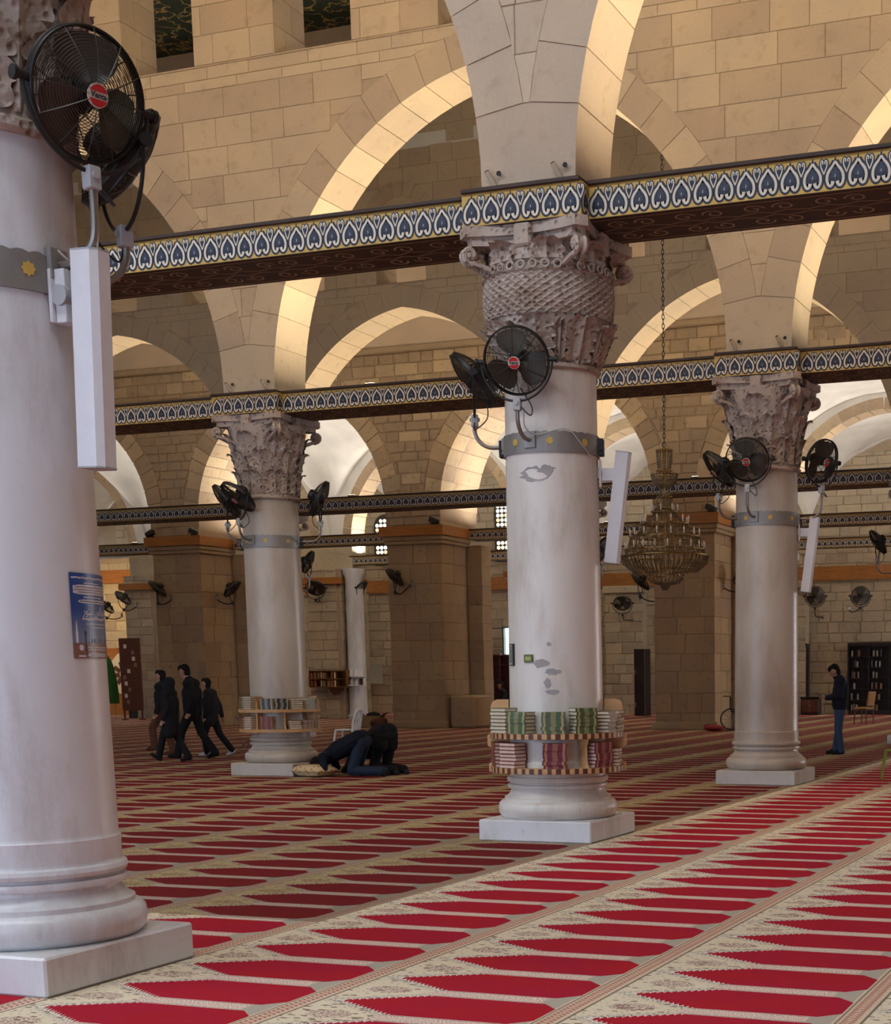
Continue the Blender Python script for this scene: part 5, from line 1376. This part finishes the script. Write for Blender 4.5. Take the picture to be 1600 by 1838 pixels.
wood_chair('wooden chair with tan back in front of the bookcase on the right', (-9.85, 45.6, 0), rad(160))
t = thing('armchair', 'dark armchair behind the central column', 'chair', (-23.2, 46.9, 0), rad(205))
m = MB(); m.bbox(-.3, .32, -.32, .32, .25, .48, .05); m.build('seat', BLACKP, t); m = MB(); m.M = T(-.3, 0, .3) @ RY(rad(-10)); m.bbox(-.08, .08, -.33, .33, 0, .62, .07); m.build('backrest', BLACKP, t)
for s_ in (-1, 1): m = MB(); m.bbox(-.3, .3, s_*.34-.05, s_*.34+.05, .2, .62, .04); m.build('armrest', BLACKP, t)
for sx in (-1, 1):
    for sy in (-1, 1): m = MB(); m.bbox(sx*.25-.03, sx*.25+.03, sy*.3-.03, sy*.3+.03, 0, .26, .005); m.build('leg', DKSTRIPE, t)
# folding table left of the left column shelf
t = thing('folding_table', 'small dark red folding table beside the left column shelf', 'table', (-19.75, 28.3, 0), rad(20)); MAR = m_plain('dark_red_lacquer', (.12, .03, .025), .4)
m = MB(); m.bbox(-.42, .42, -.25, .25, .68, .71, .006); m.build('tabletop', MAR, t)
for y in (-.22, .22):
    for s_ in (-1, 1): m = MB(); m.tube([(s_*.36, y, .68), (-s_*.36, y, .012)], .014, 6); m.build('leg', MAR, t)
m = MB(); m.cyl((.30, -.22, .12), (.30, .22, .12), .01, 6); m.cyl((-.30, -.22, .12), (-.30, .22, .12), .01, 6); m.build('stretcher', MAR, t)
t = thing('paper_box', 'small white box on the dark red folding table', 'box', (-19.55, 28.35, .7105), .3); m = MB(); m.bbox(-.09, .09, -.06, .06, 0, .10, .004); m.build('carton', CREAMP, t); m = MB(); m.bbox(-.093, .093, -.063, .063, .10, .125, .004); m.build('lid', CREAMP, t)
# cardboard box by the pier
CARD = m_plain('cardboard', (.26, .17, .08), .8)
t = thing('cardboard_box', 'open cardboard box of dark bundles at the foot of the pier', 'box', (-24.35, 41.0, 0), .25)
m = MB(); m.box(-.3, .3, -.24, -.225, 0, .36); m.box(-.3, .3, .225, .24, 0, .36); m.box(-.3, -.285, -.225, .225, 0, .36); m.box(.285, .3, -.225, .225, 0, .36); m.box(-.3, .3, -.24, .24, 0, .01); m.build('carton', CARD, t)
for s_, a_ in ((-1, 35), (1, -30)): m = MB(); m.M = T(s_*.3, 0, .36) @ RY(rad(a_)); m.box(min(0, s_*.18), max(0, s_*.18), -.23, .23, 0, .006); m.build('flap', CARD, t)
m = MB(); m.smooth = True; m.ball((0, .02, .34), .24, .18, .14); m.build('dark_bundle', CLOTH['charcoal'], t)
m = MB(); m.smooth = True; m.M = T(-23.72, 40.2, .16); m.ball((0, 0, 0), .26, .2, .16); m.ball((.15, .05, .05), .16, .15, .12); setp(m.build('cloth_bundle', CLOTH['brown']), 'dark cloth bundle beside the cardboard box', 'bundle')
# folded wheelchair behind the right column
t = thing('wheelchair', 'folded black wheelchair leaning by the pier behind the right column', 'wheelchair', (-12.45, 40.2, 0), rad(15))
for y in (-.10, .10):
    m = MB(); m.tube([(.29*math.cos(2*PI*k/28), y, .31+.29*math.sin(2*PI*k/28)) for k in range(28)], .018, 6, closed=True); w_ = m.build('wheel', BLACKP, t)
    m = MB(); [m.cyl((0, y, .31), (.28*math.cos(2*PI*k/10), y, .31+.28*math.sin(2*PI*k/10)), .003, 4) for k in range(10)]; m.build('spokes', STEEL, w_)
m = MB()
for y in (-.06, .06): m.tube(bez([(-.05, y, .95), (.0, y, .9), (.02, y, .55), (.3, y, .5), (.42, y, .12)], 5), .012, 6); m.cyl((.0, y, .3), (.05, y, .55), .012, 6); m.cyl((-.22, y, .95), (-.03, y, .94), .014, 6)
m.cyl((.3, -.08, .07), (.3, .08, .07), .07, 12); m.build('frame', BLACK, t); m = MB(); m.bbox(-.02, .3, -.07, .07, .50, .56, .02); m.bbox(-.04, .0, -.07, .07, .56, .92, .01); m.build('sling_seat', BLACKP, t)
m = MB(); m.smooth = True; m.M = T(-12.75, 39.55, .09); m.ball((0, 0, 0), .3, .18, .09); m.ball((-.15, .02, .04), .15, .14, .07); setp(m.build('red_cloth', m_plain('red_fabric', (.25, .02, .02), .8)), 'crumpled red cloth on the floor by the wheelchair', 'cloth')
# ------------------------------------------------------------------ bookcases and furniture along the back wall
DKCASE = m_wood('ebony_case', (.022, .013, .011), (.014, .008, .007), .4); BKC = [m_plain('book_back_%d' % i, c, .6) for i, c in enumerate(((.30, .27, .22), (.16, .14, .12), (.28, .14, .07), (.08, .10, .12), (.34, .30, .26), (.20, .07, .05)))]
def bookcase(label, x0, x1, y0, h, ncol, nrow, seed, front=.3, fill=.8):
    t = thing('bookcase', label, 'bookcase', ((x0+x1)/2, y0, 0)); w = x1-x0; d = front; rnd = random.Random(seed)
    m = MB(); m.box(-w/2, w/2, d-.02, d, 0, h); m.build('back_panel', DKCASE, t)
    m = MB(); m.bbox(-w/2-.03, w/2+.03, -.02, d, h-.06, h+.06, .01); m.build('top_cornice', DKCASE, t)
    m = MB(); m.bbox(-w/2, w/2, 0, d-.02, 0, .14, .005); m.build('base_board', DKCASE, t)
    cw = w/ncol; rh = (h-.2)/nrow
    for i in range(ncol+1): m = MB(); m.box(-w/2+i*cw-.03, -w/2+i*cw+.03, 0, d-.02, .14, h-.06); m.build('upright', DKCASE, t)
    for j in range(nrow+1): m = MB(); m.box(-w/2, w/2, .01, d-.02, .14+j*rh-.015, .14+j*rh+.015); m.build('shelf', DKCASE, t)
    ME = []
    for q in range(6):
        m = MB(); bw, bh, bd = rnd.uniform(.04, .08), rnd.uniform(.2, .27), .16; m.bbox(-bw/2, bw/2, 0, bd, 0, bh, .004); ME.append((m.mesh('volume', BKC[q]), bw))
    return t, cw, rh, ME, rnd, w
def fill_case(t, cw, rh, ME, rnd, w, ncol, nrow, lbl, dens=.75):
    for j in range(nrow):
        for i in range(ncol):
            x = -w/2+i*cw+.05; e = -w/2+(i+1)*cw-.05; n = 0
            while x < e and n < 3:
                k = rnd.randrange(6); me, bw = ME[k]; x += bw+rnd.uniform(.005, .12)
                if x > e: break
                if rnd.random() < dens:
                    o = place('volume', me, None, loc=(t.location.x+x-bw/2, t.location.y+.04, .14+j*rh+.016))
                    N8 = ('one', 'two', 'three', 'four', 'five', 'six', 'seven', 'eight')
                    setp(o, f'{("cream", "grey", "tan", "dark blue", "pale", "dark red")[k]} volume, {("first", "second", "third")[n]} in bay {N8[i]} of shelf {N8[j]} in {lbl}', 'book', 'volumes in '+lbl)
                n += 1
a_ = bookcase('black bookcase full of volumes behind the man with the phone', -12.62, -6.4, 55.55, 2.6, 8, 6, 3); fill_case(*a_, 8, 6, 'the wide case', .8)
a_ = bookcase('narrow black bookcase right behind the right column', -17.6, -14.2, 55.55, 2.6, 4, 6, 4); fill_case(*a_, 4, 6, 'the narrow case', .6)
t = thing('low_cabinet', 'low dark cabinet standing by the narrow bookcase', 'cabinet', (-13.95, 55.2, 0)); m = MB(); m.bbox(-.35, .35, -.18, .18, .0, .62, .01); m.build('body', DKCASE, t); m = MB(); m.bbox(-.38, .38, -.21, .2, .62, .67, .005); m.build('top', DKCASE, t)
for sx in (-1, 1): m = MB(); m.bbox(sx*.16-.15, sx*.16+.15, -.20, -.18, .1, .58, .004); d0 = m.build('door', DKSTRIPE, t); m = MB(); m.ball((sx*.03, -.205, .35), .014); m.build('knob', BRASS, d0)
t = thing('tall_cupboard', 'tall black cupboard left of the chandelier pier', 'cupboard', (-20.1, 53.6, 0)); m = MB(); m.bbox(-.24, .20, -.3, .3, 0, 2.5, .01); m.build('body', DKCASE, t)
for z0, z1 in ((.06, .78), (.84, 2.44)): m = MB(); m.bbox(-.22, .18, -.32, -.3, z0, z1, .006); d0 = m.build('door', DKCASE, t); m = MB(); m.bbox(-.2, -.17, -.34, -.32, (z0+z1)/2-.08, (z0+z1)/2+.08, .004); m.build('handle', STEEL, d0)
t = thing('maroon_rack', 'dark red shelving rack seen left of the central column', 'rack', (-27.3, 55.4, 0)); MR = m_plain('maroon_paint', (.10, .022, .022), .6)
m = MB(); m.box(-.65, .85, .25, .28, 0, 2.4); m.build('back_panel', MR, t)
for x in (-.65, -.15, .35, .85): m = MB(); m.box(x-.02, x+.02, -.05, .26, 0, 2.42); m.build('upright', MR, t)
for k in range(7): m = MB(); m.box(-.66, .86, -.05, .26, .05+k*.38, .08+k*.38); m.build('shelf', MR, t)
# shelf of books fixed on the far stone pier
t = thing('wall_shelf', 'brown two tier book shelf fixed to the stone pier beside the marble half column', 'shelf', (-30.55, 48.85, 1.16)); BRW = m_wood('brown_shelf', (.20, .085, .02), (.14, .055, .015), .5)
for z in (0, .30, .6):
    m = MB(); m.bbox(-1.05, .55, -.15, .18, z, z+.035, .004); m.build('shelf_board', BRW, t)
for x in (-1.05, -.5, .1, .53): m = MB(); m.box(x, x+.025, -.15, .18, .03, .6); m.build('upright', BRW, t)
m = MB(); m.box(-1.05, .55, .16, .18, .0, .6); m.build('back_board', BRW, t)
m = MB(); m.prism([(-.1, -.28), (.12, -.28), (.34, 0), (-.32, 0)], -.05, .0); m.build('bracket', DKSTRIPE, t)
ME = []
for c in (BKC[2], CV['brown'], CV['maroon'], PAPER): m = MB(); m.bbox(-.05, .05, 0, .2, 0, .22, .004); ME.append(m.mesh('volume', c))
rnd = random.Random(9); kk = 0
for z in (1.196, 1.496):
    for i in range(9):
        x = -31.5+i*.145
        if rnd.random() < .85: o = place('volume', ME[rnd.randrange(4)], None, loc=(x, 48.73, z)); setp(o, f'brown volume on the {"lower" if z < 1.3 else "upper"} tier of the pier shelf, number {("one", "two", "three", "four", "five", "six", "seven", "eight", "nine", "ten", "eleven")[i]} from left', 'book', 'volumes on the pier shelf')
WB = m_plain('white_paper', (.8, .8, .82), .6)
t = thing('white_rack', 'small white rack on the marble half column beside the brown shelf', 'rack', (-29.7, 48.95, 1.2)); m = MB(); m.box(-.32, .34, -.12, -.1, 0, .05); m.box(-.32, .34, -.12, .1, 0, .015); m.box(-.32, .34, .085, .1, 0, .42); m.box(-.32, -.305, -.12, .1, 0, .35); m.box(.325, .34, -.12, .1, 0, .3); m.box(-.32, .34, -.12, .1, .34, .355); m.build('tray', WB, t)
for i, (x, z, mt) in enumerate(((-.2, .02, WB), (.0, .02, WB), (.2, .02, MAR), (-.2, .362, WB), (.0, .362, WB), (.2, .362, WB))):
    m = MB(); m.M = T(-29.7+x, 48.92, 1.2+z) @ RX(-.12); m.bbox(-.075, .075, -.02, .02, 0, .26, .003); setp(m.build('booklet', mt), f'{"dark red" if mt is MAR else "white"} booklet on the white rack, {("lower left", "lower middle", "lower right", "upper left", "upper middle", "upper right")[i]}', 'booklet', 'booklets on the white rack')
m = MB(); m.bbox(-33.5, -32.4, 55.44, 55.5, 1.25, 2.05, .01); setp(m.build('notice_board', m_plain('grey_board', (.33, .31, .28), .7)), 'pale grey board leaning on the far wall beside the pier', 'board')
# doorway with daylight, stained windows
n = NT('daylight_glass'); n.b.inputs['Emission Color'].default_value = (.75, .95, 1, 1); n.b.inputs['Emission Strength'].default_value = 5; DAYG = n.fin((.8, .9, .95), .3)
DGREEN = m_plain('dark_green_paint', (.02, .05, .04), .5)
m = MB(); m.box(-26.95, -26.9, 55.7, 56, 0, 3.5); m.box(-26.05, -26.0, 55.7, 56, 0, 3.5); m.box(-26.95, -26, 55.7, 56, 3.45, 3.5); dr = struct(m.build('door_1', DGREEN))
m = MB(); m.box(-26.9, -26.6, 55.9, 55.94, .0, 3.45); m.build('daylight_gap', DAYG, dr); m = MB(); m.bbox(-26.6, -26.05, 55.82, 55.9, 0, 3.45, .01); m.build('door_leaf', DGREEN, dr)
GL = []
for i, c in enumerate(((.9, .78, .45), (.75, .5, .3), (.95, .9, .8), (.6, .62, .5), (.9, .9, .95))):
    n = NT('stained_glass_%d' % i); n.b.inputs['Emission Color'].default_value = (*c, 1); n.b.inputs['Emission Strength'].default_value = 1.6; GL.append(n.fin(c, .3))
def stained(k, x, z0, w, h):
    m = MB(); n = 14; ring = [(x-w/2-.08, z0-.08), (x+w/2+.08, z0-.08)]+[(x+(w/2+.08)*math.cos(PI*i/n), z0+h-w/2+(w/2+.08)*math.sin(PI*i/n)) for i in range(n+1)]
    m.prism(ring, 55.88, 55.99); fr = struct(m.build('window_%d' % k, m_plain('leaded_frame', (.04, .03, .025), .6))); rnd = random.Random(k)
    nc = 5; nr = int(h/(w/nc))
    for j in range(nr):
        for i in range(nc):
            cx = x-w/2+(i+.5)*w/nc; cz = z0+(j+.5)*w/nc
            if cz > z0+h-w/2 and math.hypot(cx-x, cz-(z0+h-w/2)) > w/2-.03: continue
            q = MB(); s_ = w/nc*.42; q.prism([(cx+s_*math.cos(2*PI*e/8), cz+s_*math.sin(2*PI*e/8)) for e in range(8)], 55.86, 55.88); q.build('pane', GL[rnd.randrange(5)], fr)
stained(1, -26.75, 6.2, .9, 2.4); stained(2, -32.3, 6.2, .9, 1.9); stained(3, -33.9, 6.2, .7, 1.7); stained(4, -18.2, 6.2, .9, 2.2)
# golden lit corner on the left
m = MB(); m.box(-50, -40.2, 53.4, 53.7, 0, 6.6); gw = struct(m.build('wall_niche', MORTAR_P)); st = Stones(gw, STONE_W); rubble(st, 53.37, -48, -40.2, 0, 6.4, .34, .46, .5, 1.0, 8, rough=.01, g=.006); st.flush()
m = MB(); m.bbox(-50, -40.2, 53.2, 53.4, 5.55, 6.1, .01); m.build('wooden_band', ORWOOD, gw)
t = thing('star_panel', 'wooden door panel with a geometric star inlay in the golden corner', 'door panel', (-43.85, 53.2, 0)); m = MB(); m.bbox(-.75, .75, 0, .08, 0, 2.85, .02); m.build('frame', ORWOOD, t); m = MB(); m.box(-.62, .62, -.012, .002, .9, 2.6); m.build('cream_field', CREAMP, t)
for k in range(8):
    a = 2*PI*k/8+.2; q = MB(); q.M = T(.1+.34*math.cos(a), -.03, 1.75+.34*math.sin(a)) @ RY(-a); q.bbox(-.17, .17, -.01, .02, -.09, .09, .01); q.build('dark_inlay', DKSTRIPE, t)
for sx, sz in ((-.62, 2.6), (-.62, .9), (.62, 2.6), (.62, .9)): q = MB(); q.prism([(sx, sz), (sx*.2, sz), (sx, sz+(.45 if sz < 1 else -.45))], -.02, 0); q.build('corner_inlay', ORWOOD, t)
GRC = m_plain('green_drape', (.01, .09, .015), .8)
m = MB(); m.smooth = True; ny = 14; vs_ = []
for j in range(ny+1):
    z = .55+2.0*j/ny; r = .55*math.sqrt(max(.0, 1-(j/ny)**2.2))+.02
    for i in range(24): a = 2*PI*i/24; vs_.append(((r+.02*math.sin(a*6))*math.cos(a), (r+.02*math.sin(a*6))*.6*math.sin(a), z))
m.add(vs_, [(j*24+i, j*24+(i+1) % 24, (j+1)*24+(i+1) % 24, (j+1)*24+i) for j in range(ny) for i in range(24)]+[list(range(24))[::-1]])
t = thing('green_canopy', 'dark green cloth canopy standing at the left beside the nearest column', 'canopy', (-41.95, 49.9, 0)); m.build('cloth', GRC, t)
for k in range(4): a = PI/4+k*PI/2; q = MB(); q.cyl((.4*math.cos(a), .26*math.sin(a), 0), (.4*math.cos(a), .26*math.sin(a), .6), .02, 6); q.build('leg', GREEN, t)
mono_chair('lime green chair in the golden lit corner', (-41.0, 50.6, 0), rad(210), GREEN)
t = thing('display_board', 'dark display board with pale cards left of the walkers', 'board', (-38.2, 46.9, 0), rad(10)); m = MB(); m.bbox(-.42, .42, -.04, .04, .35, 3.05, .01); m.build('panel', DKSTRIPE, t)
for s_ in (-1, 1): m = MB(); m.bbox(s_*.36-.03, s_*.36+.03, -.2, .2, 0, .05, .005); m.bbox(s_*.36-.03, s_*.36+.03, -.03, .03, .05, .36, .005); m.build('foot', DKSTRIPE, t)
rnd = random.Random(4)
for k in range(10): x = rnd.uniform(-.3, .25); z = .6+k*.23; q = MB(); q.bbox(x-.05, x+.07, -.048, -.04, z, z+.15, .002); q.build('card', CREAMP if k % 2 else CARD, t)
t = thing('metal_bin', 'dark metal bin on the floor in the golden corner', 'bin', (-39.6, 48.6, 0)); m = MB(); m.smooth = True; m.lathe([(.16, 0), (.2, .55)], 20); m.build('body', BLACKP, t); m = MB(); m.smooth = True; m.tube([(.2*math.cos(2*PI*k/20), .2*math.sin(2*PI*k/20), .55) for k in range(20)], .015, 6, closed=True); m.build('rim', STEEL, t)
# floodlights on pier cornices, pipe stubs over the capitals
def cornice_lamp(x, label, rz):
    t = thing('cornice_floodlight', label, 'floodlight', (x, 40.45, 5.98), rz, 'black floodlights on the pier cornices')
    m = MB(); m.M = T(0, 0, .12) @ RY(rad(-25)); m.bbox(-.15, .15, -.14, .14, -.07, .09, .03); m.build('housing', BLACKP, t); m = MB(); m.bbox(-.1, .1, -.08, .08, 0, .05, .005); m.build('foot', BLACKP, t); m = MB(); m.M = T(0, 0, .12) @ RY(rad(-25)); m.box(-.12, .12, -.11, .11, .09, .095); m.build('lens', GREYP, t)
cornice_lamp(-31.85, 'black floodlight on the left end of the cornice behind the walkers', 0); cornice_lamp(-30.2, 'black floodlight on the right end of the cornice behind the walkers', PI); cornice_lamp(-21.7, 'black floodlight on the cornice left of the central column', PI); cornice_lamp(-13.1, 'black floodlight on the right end of the chandelier pier cornice', PI); cornice_lamp(-14.6, 'black floodlight on the left end of the chandelier pier cornice', 0)
for xc, yf, nm in ((-6.02, 13.2, 'front arch springing'), (-14.32, 20.74, 'arch springing over the left of centre column'), (-6.02, 20.74, 'arch springing over the right column')):
    for dx, sd in ((-.38, 'left'), (.28, 'right')):
        t = thing('pipe_stub', f'{sd} cream pipe stub on the {nm}', 'pipe', (xc+dx, yf, 6.0), 0, 'pipe stubs over the capitals')
        m = MB(); m.smooth = True; m.tube([(.05, -.004, .03), (.0, -.07, .15)], .024, 10); m.build('pipe', PLASTER, t)
        m = MB(); m.tube([(.0, -.07, .15), (-.001, -.073, .154)], .021, 10); m.build('dark_opening', BLACKP, t)
        m = MB(); m.smooth = True; m.tube([(.10, .0, .13), (.105, -.03, .128), (.108, -.045, .127)], [.008, .012, .024], 8); m.build('anchor_bolt', BLACK, t)
